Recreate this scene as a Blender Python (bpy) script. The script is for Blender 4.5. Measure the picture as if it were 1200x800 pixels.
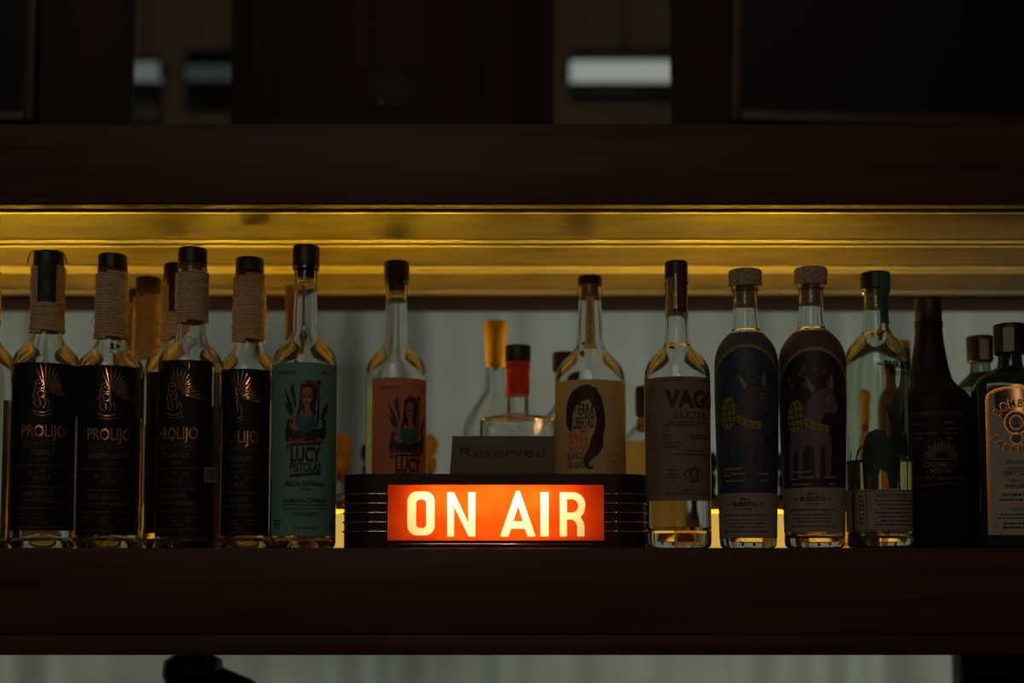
import bpy, bmesh, math, random
from mathutils import Vector
random.seed(7)
for o in list(bpy.data.objects): bpy.data.objects.remove(o, do_unlink=True)
sc = bpy.context.scene
COL = sc.collection

# ------------------------------------------------------------------ camera
F = 1440.0            # focal length in pixels of the 1200x800 frame
PPY = 554.0           # row of the principal point (lens shifted up)
CY = -1.25            # camera stands 1.25 m in front of the shelf edge (y = 0)
TH = math.atan(91.0 / F)
CT, ST = math.cos(TH), math.sin(TH)
def ray(px, py):
    a, b = (px - 600) / F, -(py - PPY) / F
    return Vector((a, CT - b * ST, b * CT + ST))
_d = ray(600, 642)
CZ = -_d.z / _d.y * 1.25     # shelf top (z = 0) front edge falls on row 642
def at(px, py, Y):
    d = ray(px, py); t = (Y - CY) / d.y
    return Vector((d.x * t, Y, CZ + d.z * t))
def zrow(py, Y): return at(600, py, Y).z
def depth(Y, z): return (Y - CY) * CT + (z - CZ) * ST
def pxm(Y, z=0.1): return F / depth(Y, z)       # pixels per metre there
cam = bpy.data.cameras.new('camera'); camo = bpy.data.objects.new('camera', cam); COL.objects.link(camo)
cam.sensor_width = 36; cam.lens = F / 1200 * 36; cam.shift_y = (PPY - 400) / 1200
camo.location = (0, CY, CZ); camo.rotation_euler = (math.pi / 2 + TH, 0, 0)
cam.dof.use_dof = True; cam.dof.focus_distance = 1.30; cam.dof.aperture_fstop = 2.1
cam.clip_start = 0.01
sc.camera = camo

# ------------------------------------------------------------------ light and exposure
sc.view_settings.view_transform = 'Standard'; sc.view_settings.look = 'None'
sc.view_settings.exposure = 0.0; sc.view_settings.gamma = 1.0; sc.view_settings.use_curve_mapping = False
cy = sc.cycles
cy.max_bounces = 20; cy.transmission_bounces = 18; cy.glossy_bounces = 6; cy.diffuse_bounces = 4
cy.transparent_max_bounces = 12; cy.sample_clamp_indirect = 3.0; cy.blur_glossy = 0.6
cy.use_denoising = True; cy.caustics_refractive = True; cy.caustics_reflective = True
w = bpy.data.worlds.new('bar_gloom'); sc.world = w; w.use_nodes = True
w.node_tree.nodes['Background'].inputs[0].default_value = (1.0, 0.52, 0.40, 1)
w.node_tree.nodes['Background'].inputs[1].default_value = 0.028
def area(name, loc, target, sx, sy, watts, col, spread=180):
    l = bpy.data.lights.new(name, 'AREA'); l.shape = 'RECTANGLE'; l.size = sx; l.size_y = sy
    l.energy = watts; l.color = col; l.spread = math.radians(spread)
    o = bpy.data.objects.new(name, l); COL.objects.link(o); o.location = loc
    o.rotation_euler = (Vector(target) - Vector(loc)).to_track_quat('-Z', 'Y').to_euler(); return o
area('front_fill_light', (-0.7, -3.4, 2.1), (0, 0, 0.1), 1.4, 1.4, 8.8, (1.0, 1.0, 0.86))  # soft fill added behind the camera to light the label fronts
area('bar_room_pendant', (0.12, -2.9, 0.95), (0, 0, 0.1), 0.03, 0.8, 2.2, (1.0, 0.50, 0.16))
area('curtain_backlight', (0, 2.6, -0.2), (0, 0.7, 0.0), 3.4, 1.6, 12, (1.0, 1.0, 0.84))  # area lamp added behind the curtain to make it glow through

# ------------------------------------------------------------------ materials
def mat(name, col, rough=0.5, metal=0.0, ior=1.45, trans=0.0, spec=0.5, emit=None, estr=0.0, noise=None, bump=None, coat=0.0):
    m = bpy.data.materials.new(name); m.use_nodes = True
    nt = m.node_tree; b = nt.nodes['Principled BSDF']
    b.inputs['Base Color'].default_value = (*col, 1); b.inputs['Roughness'].default_value = rough
    b.inputs['Metallic'].default_value = metal; b.inputs['IOR'].default_value = ior
    b.inputs['Transmission Weight'].default_value = trans; b.inputs['Specular IOR Level'].default_value = spec
    b.inputs['Coat Weight'].default_value = coat
    if emit: b.inputs['Emission Color'].default_value = (*emit, 1); b.inputs['Emission Strength'].default_value = estr
    if noise or bump:
        tc = nt.nodes.new('ShaderNodeTexCoord'); mp = nt.nodes.new('ShaderNodeMapping')
        nt.links.new(tc.outputs['Object'], mp.inputs['Vector'])
        sc_ = (noise or bump)[0]
        mp.inputs['Scale'].default_value = sc_
        n = nt.nodes.new('ShaderNodeTexNoise'); n.inputs['Scale'].default_value = 1.0
        n.inputs['Detail'].default_value = 6; n.inputs['Roughness'].default_value = 0.62
        nt.links.new(mp.outputs['Vector'], n.inputs['Vector'])
        if noise:
            r = nt.nodes.new('ShaderNodeValToRGB'); e = r.color_ramp.elements
            e[0].position = 0.3; e[0].color = (*noise[1], 1); e[1].position = 0.7; e[1].color = (*noise[2], 1)
            nt.links.new(n.outputs['Fac'], r.inputs['Fac']); nt.links.new(r.outputs['Color'], b.inputs['Base Color'])
        if bump:
            bp = nt.nodes.new('ShaderNodeBump'); bp.inputs['Strength'].default_value = bump[1]; bp.inputs['Distance'].default_value = bump[2]
            nt.links.new(n.outputs['Fac'], bp.inputs['Height']); nt.links.new(bp.outputs['Normal'], b.inputs['Normal'])
    return m
def paper(name, col, tl=0.25, rough=0.7):
    m = mat(name, col, rough, noise=((220, 220, 220), tuple(c * .88 for c in col), tuple(min(1, c * 1.08) for c in col)))
    nt = m.node_tree; b = nt.nodes['Principled BSDF']; out = nt.nodes['Material Output']
    t = nt.nodes.new('ShaderNodeBsdfTranslucent'); t.inputs['Color'].default_value = (*col, 1)
    x = nt.nodes.new('ShaderNodeMixShader'); x.inputs[0].default_value = tl
    nt.links.new(b.outputs[0], x.inputs[1]); nt.links.new(t.outputs[0], x.inputs[2]); nt.links.new(x.outputs[0], out.inputs['Surface'])
    return m
def translucent(name, col, gloss=0.04, nz=None):
    m = bpy.data.materials.new(name); m.use_nodes = True; nt = m.node_tree; nt.nodes.clear()
    out = nt.nodes.new('ShaderNodeOutputMaterial'); t = nt.nodes.new('ShaderNodeBsdfTranslucent'); t.inputs['Color'].default_value = (*col, 1)
    g = nt.nodes.new('ShaderNodeBsdfGlossy'); g.inputs['Roughness'].default_value = 0.35; g.inputs['Color'].default_value = (1, 1, 1, 1)
    x = nt.nodes.new('ShaderNodeMixShader'); x.inputs[0].default_value = gloss
    if nz:
        tc = nt.nodes.new('ShaderNodeTexCoord'); n = nt.nodes.new('ShaderNodeTexNoise'); n.inputs['Scale'].default_value = nz[0]; n.inputs['Detail'].default_value = 5
        r = nt.nodes.new('ShaderNodeValToRGB'); e = r.color_ramp.elements
        e[0].position = .3; e[0].color = (*nz[1], 1); e[1].position = .72; e[1].color = (*nz[2], 1)
        nt.links.new(tc.outputs['Object'], n.inputs['Vector']); nt.links.new(n.outputs['Fac'], r.inputs['Fac']); nt.links.new(r.outputs['Color'], t.inputs['Color'])
    nt.links.new(t.outputs[0], x.inputs[1]); nt.links.new(g.outputs[0], x.inputs[2]); nt.links.new(x.outputs[0], out.inputs['Surface'])
    return m
def emission(name, col, s):
    m = bpy.data.materials.new(name); m.use_nodes = True; nt = m.node_tree; nt.nodes.clear()
    out = nt.nodes.new('ShaderNodeOutputMaterial'); e = nt.nodes.new('ShaderNodeEmission'); e.inputs[0].default_value = (*col, 1); e.inputs[1].default_value = s
    nt.links.new(e.outputs[0], out.inputs['Surface']); return m

WARM = (1.0, 0.56, 0.02)
M = {}
M['wood'] = mat('dark_walnut', (.05, .02, .013), .5, noise=((2.5, 60, 60), (.036, .014, .009), (.085, .034, .020)), spec=.25)
M['wood_panel'] = mat('dark_panel_wood', (.02, .008, .007), .6, noise=((30, 30, 1.5), (.020, .006, .005), (.036, .012, .009)), spec=.2)
M['frame_wood'] = mat('frame_wood', (.05, .028, .016), .5, noise=((40, 40, 3), (.035, .02, .012), (.065, .036, .02)))
M['board_black'] = mat('chalkboard', (.008, .007, .008), .75)
M['brass_plank'] = mat('aged_brass_sheet', (.17, .125, .02), .5, metal=.1, noise=((14, 40, 40), (.115, .085, .012), (.215, .16, .028)), spec=.2)
M['brass_glint'] = mat('pale_brass_glint', (.68, .57, .28), .38, metal=.3)  # paler than the planks: light caught on their edges, put into the colour
M['brown_rail'] = mat('brown_rail_wood', (.16, .07, .012), .6, noise=((3, 40, 40), (.11, .046, .008), (.20, .09, .018)), spec=.05)
M['light_wood'] = mat('pale_ledge', (.7, .6, .42), .6)
M['dark_metal'] = mat('dark_metal', (.02, .018, .016), .4, metal=.6)
M['led'] = emission('led_strip', WARM, 230.0)
M['diffuser'] = emission('led_diffuser', (1.0, .58, .085), .62)
M['tube'] = emission('fluorescent_tube', (.90, 1.0, .90), .27)
M['tube_dim'] = emission('fluorescent_tube_weak', (.80, 1.0, .92), .03)
M['tube_mid'] = emission('fluorescent_tube_mid', (.86, 1.0, .92), .10)
M['curtain'] = translucent('grey_green_curtain', (.55, .62, .55), .0, (6, (.50, .56, .50), (.62, .70, .62)))
M['rear_wall'] = mat('olive_wall', (.35, .34, .22), .9, noise=((2, 2, 2), (.28, .27, .17), (.40, .38, .25)))
M['floor'] = mat('dark_floor', (.05, .04, .035), .6, noise=((3, 3, 3), (.04, .03, .026), (.07, .055, .045)))
M['glass'] = mat('clear_glass', (.97, .985, .97), 0.0, ior=1.5, trans=1.0)
M['glass_green'] = mat('greenish_glass', (.86, .95, .86), 0.0, ior=1.5, trans=1.0)
M['glass_amber'] = mat('amber_glass', (.42, .20, .06), .02, ior=1.5, trans=1.0)
M['glass_honey'] = mat('honey_glass', (.95, .55, .10), .02, ior=1.5, trans=1.0)
M['glass_brown'] = mat('dark_brown_glass', (.012, .009, .006), .5, ior=1.5, spec=.12)
M['glass_blue'] = mat('dark_blue_glass', (.008, .022, .028), .07, ior=1.5, spec=.5)
M['glass_teal'] = mat('dark_green_glass', (.30, .42, .28), .05, ior=1.5, trans=.92)
M['water'] = mat('clear_spirit', (1, .97, .88), 0.0, ior=1.36, trans=1.0)
M['gold_spirit'] = mat('gold_spirit', (1, .80, .36), 0.0, ior=1.36, trans=1.0)
M['amber_spirit'] = mat('amber_spirit', (.95, .42, .07), 0.0, ior=1.36, trans=1.0)
M['cap_black'] = mat('black_cap', (.012, .008, .008), .45)
M['cap_brown'] = mat('dark_brown_wood_cap', (.018, .011, .009), .5, noise=((60, 60, 300), (.013, .008, .006), (.028, .016, .012)))
M['cork'] = mat('pale_cork', (.42, .33, .23), .85, noise=((330, 330, 330), (.12, .09, .06), (.50, .40, .29)), spec=.2)
M['cork_dark'] = mat('brown_cork', (.22, .14, .08), .85, noise=((300, 300, 300), (.12, .07, .04), (.3, .2, .12)), spec=.2)
M['rope'] = mat('jute_cord', (.42, .30, .17), .9, noise=((500, 500, 500), (.30, .22, .13), (.62, .47, .30)), spec=.15)
M['yellow_cap'] = mat('yellow_capsule', (.95, .62, .06), .45)
M['orange_ball'] = paper('amber_stopper', (1.0, .66, .10), .45, .5)
M['red_capsule'] = paper('red_capsule', (.92, .12, .015), .5, .4)
M['copper_capsule'] = mat('copper_capsule', (.30, .16, .05), .45, metal=.5)
M['label_black'] = mat('black_label', (.006, .004, .004), .55, spec=.3)
M['foil'] = mat('copper_foil', (.85, .62, .42), .16, metal=1.0)
M['foil_dull'] = mat('dull_copper_ink', (.105, .08, .058), .5, metal=.2)
M['ink_faint'] = mat('faint_ink', (.060, .045, .034), .6)
M['teal_paper'] = paper('teal_paper', (.13, .33, .29), .12)
M['pink_paper'] = paper('pink_paper', (.72, .28, .17), .4)
M['tan_paper'] = paper('tan_paper', (.80, .60, .29), .4)
M['cream_paper'] = paper('kraft_paper', (.23, .165, .105), .10)
M['grey_paper'] = paper('grey_paper', (.28, .255, .20), .06)
M['white_paper'] = paper('white_paper', (.36, .355, .30), .04)
M['ink'] = mat('black_ink', (.010, .006, .006), .6)
M['ink_maroon'] = mat('maroon_ink', (.032, .009, .009), .6)
M['ink_soft'] = mat('soft_grey_ink', (.085, .070, .052), .7)
M['label_brown'] = mat('brown_ink', (.045, .028, .018), .7)
M['ink_red'] = mat('red_ink', (.30, .035, .018), .6)
M['ink_orange'] = mat('orange_ink', (.62, .10, .025), .6)
M['ink_green'] = mat('dark_green_ink', (.018, .045, .032), .6)
M['ink_teal'] = mat('teal_ink', (.025, .11, .13), .6)
M['skin'] = mat('skin_ink', (.30, .15, .09), .6)
M['paint_violet'] = mat('violet_paint', (.062, .054, .075), .55)
M['paint_plum'] = mat('plum_paint', (.074, .052, .068), .55)
M['paint_blue'] = mat('night_blue_paint', (.016, .038, .075), .5, noise=((90, 90, 90), (.008, .020, .045), (.03, .065, .11)))
M['paint_dark_plum'] = mat('dark_plum_paint', (.020, .008, .014), .5)
M['paint_yellow'] = mat('olive_yellow_paint', (.22, .19, .018), .5)
M['donkey_blue'] = mat('donkey_grey_blue', (.055, .052, .068), .5)
M['donkey_violet'] = mat('donkey_violet', (.115, .078, .125), .5)
M['donkey_green'] = mat('donkey_dark_green', (.010, .026, .021), .55)
M['casa_print'] = mat('grey_print', (.13, .115, .095), .6)
M['dim_red'] = mat('dim_red', (.05, .008, .006), .7)
M['copper_line'] = mat('copper_border', (.80, .42, .10), .25, metal=1.0)
M['sign_body'] = mat('sign_black_plastic', (.016, .006, .005), .34, spec=.45)
M['chrome'] = mat('chrome_band', (.90, .62, .35), .14, metal=1.0)
M['sign_red'] = translucent('orange_sign_plastic', (.62, .050, .004), .01, (30, (.52, .034, .003), (.72, .072, .005)))
M['sign_cream'] = translucent('cream_letter_plastic', (.95, .84, .58), .01)
M['sign_inner'] = mat('white_inner', (.85, .8, .7), .8)
M['reserved'] = mat('bronze_plate', (.105, .082, .048), .5)
M['lamp'] = mat('black_metal', (.010, .008, .008), .35)
M['tag_teal'] = mat('teal_strip', (.02, .10, .085), .6)

# ------------------------------------------------------------------ mesh helpers
def link(name, me, material=None, parent=None, smooth=True, angle=35):
    if material is not None: me.materials.append(M[material] if isinstance(material, str) else material)
    if smooth:
        for p in me.polygons: p.use_smooth = True
        me.set_sharp_from_angle(angle=math.radians(angle))
    o = bpy.data.objects.new(name, me); COL.objects.link(o)
    if parent: o.parent = parent
    return o
def tag(o, label=None, cat=None, group=None, kind=None):
    if label: o['label'] = label
    if cat: o['category'] = cat
    if group: o['group'] = group
    if kind: o['kind'] = kind
    return o
def empty(name, loc=(0, 0, 0)):
    o = bpy.data.objects.new(name, None); COL.objects.link(o); o.location = loc; o.empty_display_size = .02; return o
def bmesh_to(bm, name):
    bmesh.ops.recalc_face_normals(bm, faces=bm.faces)
    me = bpy.data.meshes.new(name); bm.to_mesh(me); bm.free(); return me
def box(name, x0, x1, y0, y1, z0, z1, material, parent=None, bev=0.0015, seg=2):
    """local to the parent's origin when there is one (parents of boxes sit at the world origin)"""
    bm = bmesh.new(); bmesh.ops.create_cube(bm, size=1)
    for v in bm.verts:
        v.co = Vector((x0 + (v.co.x + .5) * (x1 - x0), y0 + (v.co.y + .5) * (y1 - y0), z0 + (v.co.z + .5) * (z1 - z0)))
    if bev: bmesh.ops.bevel(bm, geom=list(bm.edges), offset=bev, segments=seg, affect='EDGES', profile=.5)
    return link(name, bmesh_to(bm, name), material, parent)
def loft(name, rings, material, parent=None, seg=48, cap0=True, cap1=True, angle=32, rot=0.0):
    """rings: (z, a, b, n) superellipse half axes a, b with exponent n; a == 0 closes on the axis"""
    vs, fs, idx = [], [], []
    for (z, a, b, n) in rings:
        if a <= 1e-7:
            idx.append([len(vs)]); vs.append((0, 0, z)); continue
        row = []
        for k in range(seg):
            t = 2 * math.pi * k / seg + 1e-4
            c, s = math.cos(t), math.sin(t)
            x = a * math.copysign(abs(c) ** (2 / n), c); y = b * math.copysign(abs(s) ** (2 / n), s)
            if rot: x, y = x * math.cos(rot) - y * math.sin(rot), x * math.sin(rot) + y * math.cos(rot)
            row.append(len(vs)); vs.append((x, y, z))
        idx.append(row)
    for i in range(len(idx) - 1):
        A, B = idx[i], idx[i + 1]
        if len(A) == 1 and len(B) == 1: continue
        for k in range(seg):
            k2 = (k + 1) % seg
            if len(A) == 1: fs.append((A[0], B[k2], B[k]))
            elif len(B) == 1: fs.append((A[k], A[k2], B[0]))
            else: fs.append((A[k], A[k2], B[k2], B[k]))
    if cap0 and len(idx[0]) > 1: fs.append(tuple(reversed(idx[0])))
    if cap1 and len(idx[-1]) > 1: fs.append(tuple(idx[-1]))
    me = bpy.data.meshes.new(name); me.from_pydata(vs, [], fs); me.update()
    return link(name, me, material, parent, True, angle)
def tube(name, pts, rad, material, parent=None, seg=6, closed=False):
    """tube along a polyline; rad a number or a list"""
    n = len(pts); P = [Vector(p) for p in pts]; vs, fs = [], []
    up = Vector((0, 0, 1))
    for i in range(n):
        if closed: t = P[(i + 1) % n] - P[i - 1]
        else: t = P[min(i + 1, n - 1)] - P[max(i - 1, 0)]
        t.normalize(); a = t.cross(up)
        if a.length < 1e-4: a = t.cross(Vector((1, 0, 0)))
        a.normalize(); b = a.cross(t); r = rad[i] if isinstance(rad, (list, tuple)) else rad
        for k in range(seg):
            q = 2 * math.pi * k / seg; vs.append(P[i] + a * (math.cos(q) * r) + b * (math.sin(q) * r))
    for i in range(n if closed else n - 1):
        j = (i + 1) % n
        for k in range(seg):
            k2 = (k + 1) % seg; fs.append((i * seg + k, j * seg + k, j * seg + k2, i * seg + k2))
    if not closed: fs.append(tuple(range(seg))); fs.append(tuple(reversed(range((n - 1) * seg, n * seg))))
    me = bpy.data.meshes.new(name); me.from_pydata([tuple(v) for v in vs], [], fs); me.update()
    return link(name, me, material, parent, True, 60)

# ------------------------------------------------------------------ flat print: lettering and drawn shapes
def text_tris(s, bold=0.0, shear=0.0):
    c = bpy.data.curves.new('t', 'FONT'); c.body = s; c.offset = bold; c.shear = shear; c.resolution_u = 3
    o = bpy.data.objects.new('t', c); me = bpy.data.meshes.new_from_object(o)
    vs = [(v.co.x, v.co.y) for v in me.vertices]; fs = [tuple(p.vertices) for p in me.polygons]
    bpy.data.objects.remove(o); bpy.data.curves.remove(c); bpy.data.meshes.remove(me)
    return vs, fs
class Print:
    """collects 2-D shapes in pixels (u to the right, v down) and lays them on a surface through `mapper(u, v, lift)`"""
    def __init__(self, mapper, step=5.0): self.mapper, self.step = mapper, step; self.layers = {}; self.tf = (0, 0, 1)
    def at(self, u=0, v=0, s=1): self.tf = (u, v, s); return self
    def _add(self, key, vs, fs):
        L = self.layers.setdefault(key, ([], [])); k = len(L[0]); u0, v0, s = self.tf
        L[0].extend((u0 + x * s, v0 + y * s) for x, y in vs); L[1].extend(tuple(i + k for i in f) for f in fs)
    def poly(self, key, pts): self._add(key, pts, [tuple(range(len(pts)))])
    def rect(self, key, x0, x1, y0, y1): self.poly(key, [(x0, y0), (x1, y0), (x1, y1), (x0, y1)])
    def ell(self, key, x, y, a, b=None, n=18):
        b = a if b is None else b
        self.poly(key, [(x + a * math.cos(2 * math.pi * k / n), y + b * math.sin(2 * math.pi * k / n)) for k in range(n)])
    def line(self, key, pts, w):
        n = len(pts); L, R = [], []
        for i in range(n):
            a, b = pts[max(i - 1, 0)], pts[min(i + 1, n - 1)]; dx, dy = b[0] - a[0], b[1] - a[1]; l = math.hypot(dx, dy) or 1
            ww = (w[i] if isinstance(w, (list, tuple)) else w) / 2
            L.append((pts[i][0] - dy / l * ww, pts[i][1] + dx / l * ww)); R.append((pts[i][0] + dy / l * ww, pts[i][1] - dx / l * ww))
        self._add(key, L + R, [(i, i + 1, n + i + 1, n + i) for i in range(n - 1)])
    def ring(self, key, x, y, a, b, w, t0=0, t1=360, n=28):
        self.line(key, [(x + a * math.cos(math.radians(t0 + (t1 - t0) * k / n)), y + b * math.sin(math.radians(t0 + (t1 - t0) * k / n))) for k in range(n + 1)], w)
    def text(self, key, s, x, y, h, wd=None, bold=0.0, shear=0.0, arch=0.0):
        """text centred on x, cap top at y, cap height h, total width wd"""
        vs, fs = text_tris(s, bold, shear)
        if not vs: return
        xs = [v[0] for v in vs]; ys = [v[1] for v in vs]; cw = max(xs) - min(xs); capv, _f = text_tris('H', bold); ch = max(v[1] for v in capv)
        sx = (wd / cw) if wd else h / ch * .9; sy = h / ch; mx = (max(xs) + min(xs)) / 2
        out = []
        for (a, b) in vs:
            u = x + (a - mx) * sx; v = y + h - b * sy
            if arch: v += arch * ((u - x) / ((wd or cw * sx) / 2)) ** 2
            out.append((u, v))
        self._add(key, out, fs)
    def arctext(self, key, s, cx, cy_, r, a0, a1, h, wch, bold=.02, inside=False):
        """letters one by one along a circle, angles in degrees from the top, clockwise"""
        n = len(s)
        for i, ch in enumerate(s):
            if ch == ' ': continue
            vs, fs = text_tris(ch, bold); 
            xs = [v[0] for v in vs]; mx = (max(xs) + min(xs)) / 2; a = math.radians(a0 + (a1 - a0) * i / max(1, n - 1))
            out = []
            for (p, q) in vs:
                p = (p - mx) * wch / .62; q = (q - .35) * h / .7
                if inside: out.append((cx + math.sin(a) * (r - q) + math.cos(a) * p, cy_ + math.cos(a) * (r - q) - math.sin(a) * p))
                else: out.append((cx + math.sin(a) * (r + q) + math.cos(a) * p, cy_ - math.cos(a) * (r + q) + math.sin(a) * p))
            self._add(key, out, fs)
    def micro(self, key, x0, x1, y, h=1.6, seed=0):
        rnd = random.Random(seed + int(x0 * 13 + y * 7)); x = x0
        while x < x1 - .6:
            l = min(rnd.uniform(1.6, 6.0), x1 - x); self.rect(key, x, x + l, y, y + h * rnd.uniform(.8, 1)); x += l + rnd.uniform(.7, 1.3)
    def build(self, name, parent, order=None, lift0=.00035, dl=.00012):
        res = {}
        keys = order or list(self.layers)
        for n, key in enumerate(keys):
            if key not in self.layers: continue
            vs, fs = self.layers[key]; bm = bmesh.new()
            bv = [bm.verts.new((x, -y, 0)) for x, y in vs]
            for f in fs:
                try: bm.faces.new([bv[i] for i in f])
                except ValueError: pass
            bmesh.ops.triangulate(bm, faces=bm.faces)
            xs = [v.co.x for v in bm.verts]
            if self.step and max(xs) - min(xs) > self.step:
                k = math.ceil(min(xs) / self.step) * self.step
                while k < max(xs):
                    bmesh.ops.bisect_plane(bm, geom=list(bm.verts) + list(bm.edges) + list(bm.faces), plane_co=(k, 0, 0), plane_no=(1, 0, 0)); k += self.step
                ys = [v.co.y for v in bm.verts]; k = math.ceil(min(ys) / 12) * 12
                while k < max(ys):
                    bmesh.ops.bisect_plane(bm, geom=list(bm.verts) + list(bm.edges) + list(bm.faces), plane_co=(0, k, 0), plane_no=(0, 1, 0)); k += 12
            for f in bm.faces:
                if f.normal.z < 0: f.normal_flip()
            for v in bm.verts: v.co = self.mapper(v.co.x, -v.co.y, lift0 + n * dl)
            me = bpy.data.meshes.new(name); bm.to_mesh(me); bm.free()
            nm, mt = key if isinstance(key, tuple) else (name, key)
            nm = nm.replace('_two', ''); res[key] = link(nm, me, mt, parent, False)
            if nm in ('fine_print', 'small_lettering', 'lettering', 'grass_dashes', 'stars', 'dark_lines', 'printed_text', 'flowers', 'leaf_lines', 'edge_stitches'): res[key]['kind'] = 'stuff'
        return res

# ------------------------------------------------------------------ bottles
def bez(p0, p3, k1=.5, k2=.6, n=10, k1x=0.0):
    """shoulder curve from neck (row, hw) to body (row, hw), both ends upright"""
    (r0, h0), (r3, h3) = p0, p3; d = r3 - r0; out = []
    P = [(r0, h0), (r0 + d * k1, h0 + (h3 - h0) * k1x), (r3 - d * k2, h3), (r3, h3)]
    for i in range(1, n):
        t = i / n; c = [(1 - t) ** 3, 3 * t * (1 - t) ** 2, 3 * t * t * (1 - t), t ** 3]
        out.append((sum(c[j] * P[j][0] for j in range(4)), sum(c[j] * P[j][1] for j in range(4))))
    return out
class Bottle:
    def __init__(self, name, cx, Y, prof, label, group=None, cat='bottle', row_ref=560, n=2.0, depth_k=1.0, rot=0.0, z0=0.0):
        """prof: (row, halfwidth) in photo pixels from the lip down to the lowest straight body row"""
        self.Y = Y; base = at(cx, row_ref, Y); self.X = base.x; self.n = n; self.dk = depth_k; self.rot = rot
        self.z0 = z0; self.root = empty(name, (self.X, Y, z0)); tag(self.root, label, cat, group)
        self.psi = math.atan2(-self.X, Y - CY)
        z_r = [(zrow(r, Y) - z0, h * depth(Y, zrow(r, Y)) / F) for r, h in prof]
        self.drop = .0045; self.zr = sorted(z_r)                                      # ascending z
        self.top = self.zr[-1][0]
    def z(self, row): return zrow(row, self.Y) - self.z0
    def m(self, px, row=500): return px * depth(self.Y, self.z(row)) / F
    def cx(self, row): return 600 + F * self.X / depth(self.Y, self.z(row))
    def r(self, z):
        zr = self.zr
        if z <= zr[0][0]: return zr[0][1]
        for (z0, r0), (z1, r1) in zip(zr, zr[1:]):
            if z <= z1: return r0 + (r1 - r0) * (z - z0) / max(1e-9, z1 - z0)
        return zr[-1][1]
    def rpx(self, row): z = self.z(row); return self.r(z) * F / depth(self.Y, z)
    def ang(self, x, row): return math.asin(max(-.98, min(.98, (x - self.cx(row)) / self.rpx(row))))
    def mapper(self, a0=0.0):
        """arc mapping: u in photo px along the surface from the point at angle a0 that faces the camera; v = photo row"""
        def f(u, v, lift):
            z = self.z(v); r = self.r(z); a = a0 + u / self.rpx(v) + self.psi; r += lift
            return Vector((math.sin(a) * r, -math.cos(a) * r, z))
        return f
    def rings(self, off=0.0, lo=0.0, hi=9.0):
        out = []
        for z, r in self.zr:
            if lo < z < hi: out.append((z, r - off))
        return out
    def glass(self, material, t=.0032, tb=.007, punt=.006, name='glass_body', seg=56):
        n, dk = self.n, self.dk
        def R(z, r, round_=None): return (z, r, r * dk, n)
        r0 = self.zr[0][1]; zlow = .010
        out = [(punt, 0, 0, n), R(punt * .8, r0 * .35), R(punt * .1, r0 * .72), R(0, r0 * .84), R(.0006, r0 * .92), R(.003, r0 * .975), R(.007, r0 * .998)]
        body = [(z, r) for z, r in self.zr if z > zlow]
        out += [R(z, r) for z, r in body]
        zt, rt = body[-1]
        out += [R(zt + .0006, rt - .0006), R(zt + .0006, rt - t * .9)]
        inner = [(z, self.r(z + self.drop) - t) for z, r in reversed(body) if z > tb + .006 and z < zt - .0005]
        out += [R(z, r) for z, r in inner]
        out += [R(tb + .004, r0 - t), R(tb + .001, r0 * .9 - t), R(tb + punt * .3, r0 * .6), (tb + punt * .9, 0, 0, n)]
        self.t, self.tb, self.punt = t, tb, punt
        return loft(name, out, material, self.root, seg, rot=self.rot)
    def liquid(self, row, material='water'):
        zt = self.z(row); t, tb, n, dk = self.t - .0003, self.tb, self.n, self.dk; r0 = self.zr[0][1]
        def R(z, r): return (z, r, r * dk, n)
        out = [(tb + self.punt * .9 - .0004, 0, 0, n), R(tb + self.punt * .3 - .0004, r0 * .6), R(tb + .0006, r0 * .9 - t), R(tb + .0036, r0 - t)]
        out += [R(z, self.r(z + self.drop) - t) for z, r in self.zr if tb + .006 < z < zt - .001]
        out += [R(zt, self.r(zt + self.drop) - t), (zt, 0, 0, n)]
        return loft('spirit', out, material, self.root, 56, rot=self.rot)
    def turn(self, name, rows, material, parent=None, seg=40, closed=True, angle=32):
        """lathe in photo rows: (row, hw) list from top to bottom"""
        pts = [(self.z(r), self.m(h, r)) for r, h in rows]; pts.sort(key=lambda q: 0) ; pts = pts[::-1]
        rg = [(z, r, r, 2.0) for z, r in pts]
        return loft(name, rg, material, parent or self.root, seg, angle=angle)
    def cap(self, r0, r1, hw, material='cap_black', stop=None, name='cap', ribs=False, stop_mat='cork_dark'):
        b = .10 * (r1 - r0) + .6
        o = self.turn(name, [(r0, hw * .90), (r0 + .5, hw - .8), (r0 + b, hw), (r1 - .6, hw), (r1, hw - .5)], material)
        if stop:
            zz = self.r(self.z(stop)) - .0030
            self.turn('stopper', [(r1 - .5, min(hw - 1.5, zz / self.m(1))), (stop - 1, zz / self.m(1)), (stop, zz / self.m(1) - .6)], stop_mat)
        return o
    def label(self, row0, row1, a0, half, material, name='label', lift=.00025, nx=28, ny=10):
        vs, fs = [], []
        for j in range(ny + 1):
            z = self.z(row0 + (row1 - row0) * j / ny); r = self.r(z) + lift
            for i in range(nx + 1):
                a = a0 - half + 2 * half * i / nx + self.psi
                vs.append((math.sin(a) * r, -math.cos(a) * r, z))
        for j in range(ny):
            for i in range(nx):
                k = j * (nx + 1) + i; fs.append((k + nx + 1, k + nx + 2, k + 1, k))
        me = bpy.data.meshes.new(name); me.from_pydata(vs, [], fs); me.update()
        return link(name, me, material, self.root)
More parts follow.
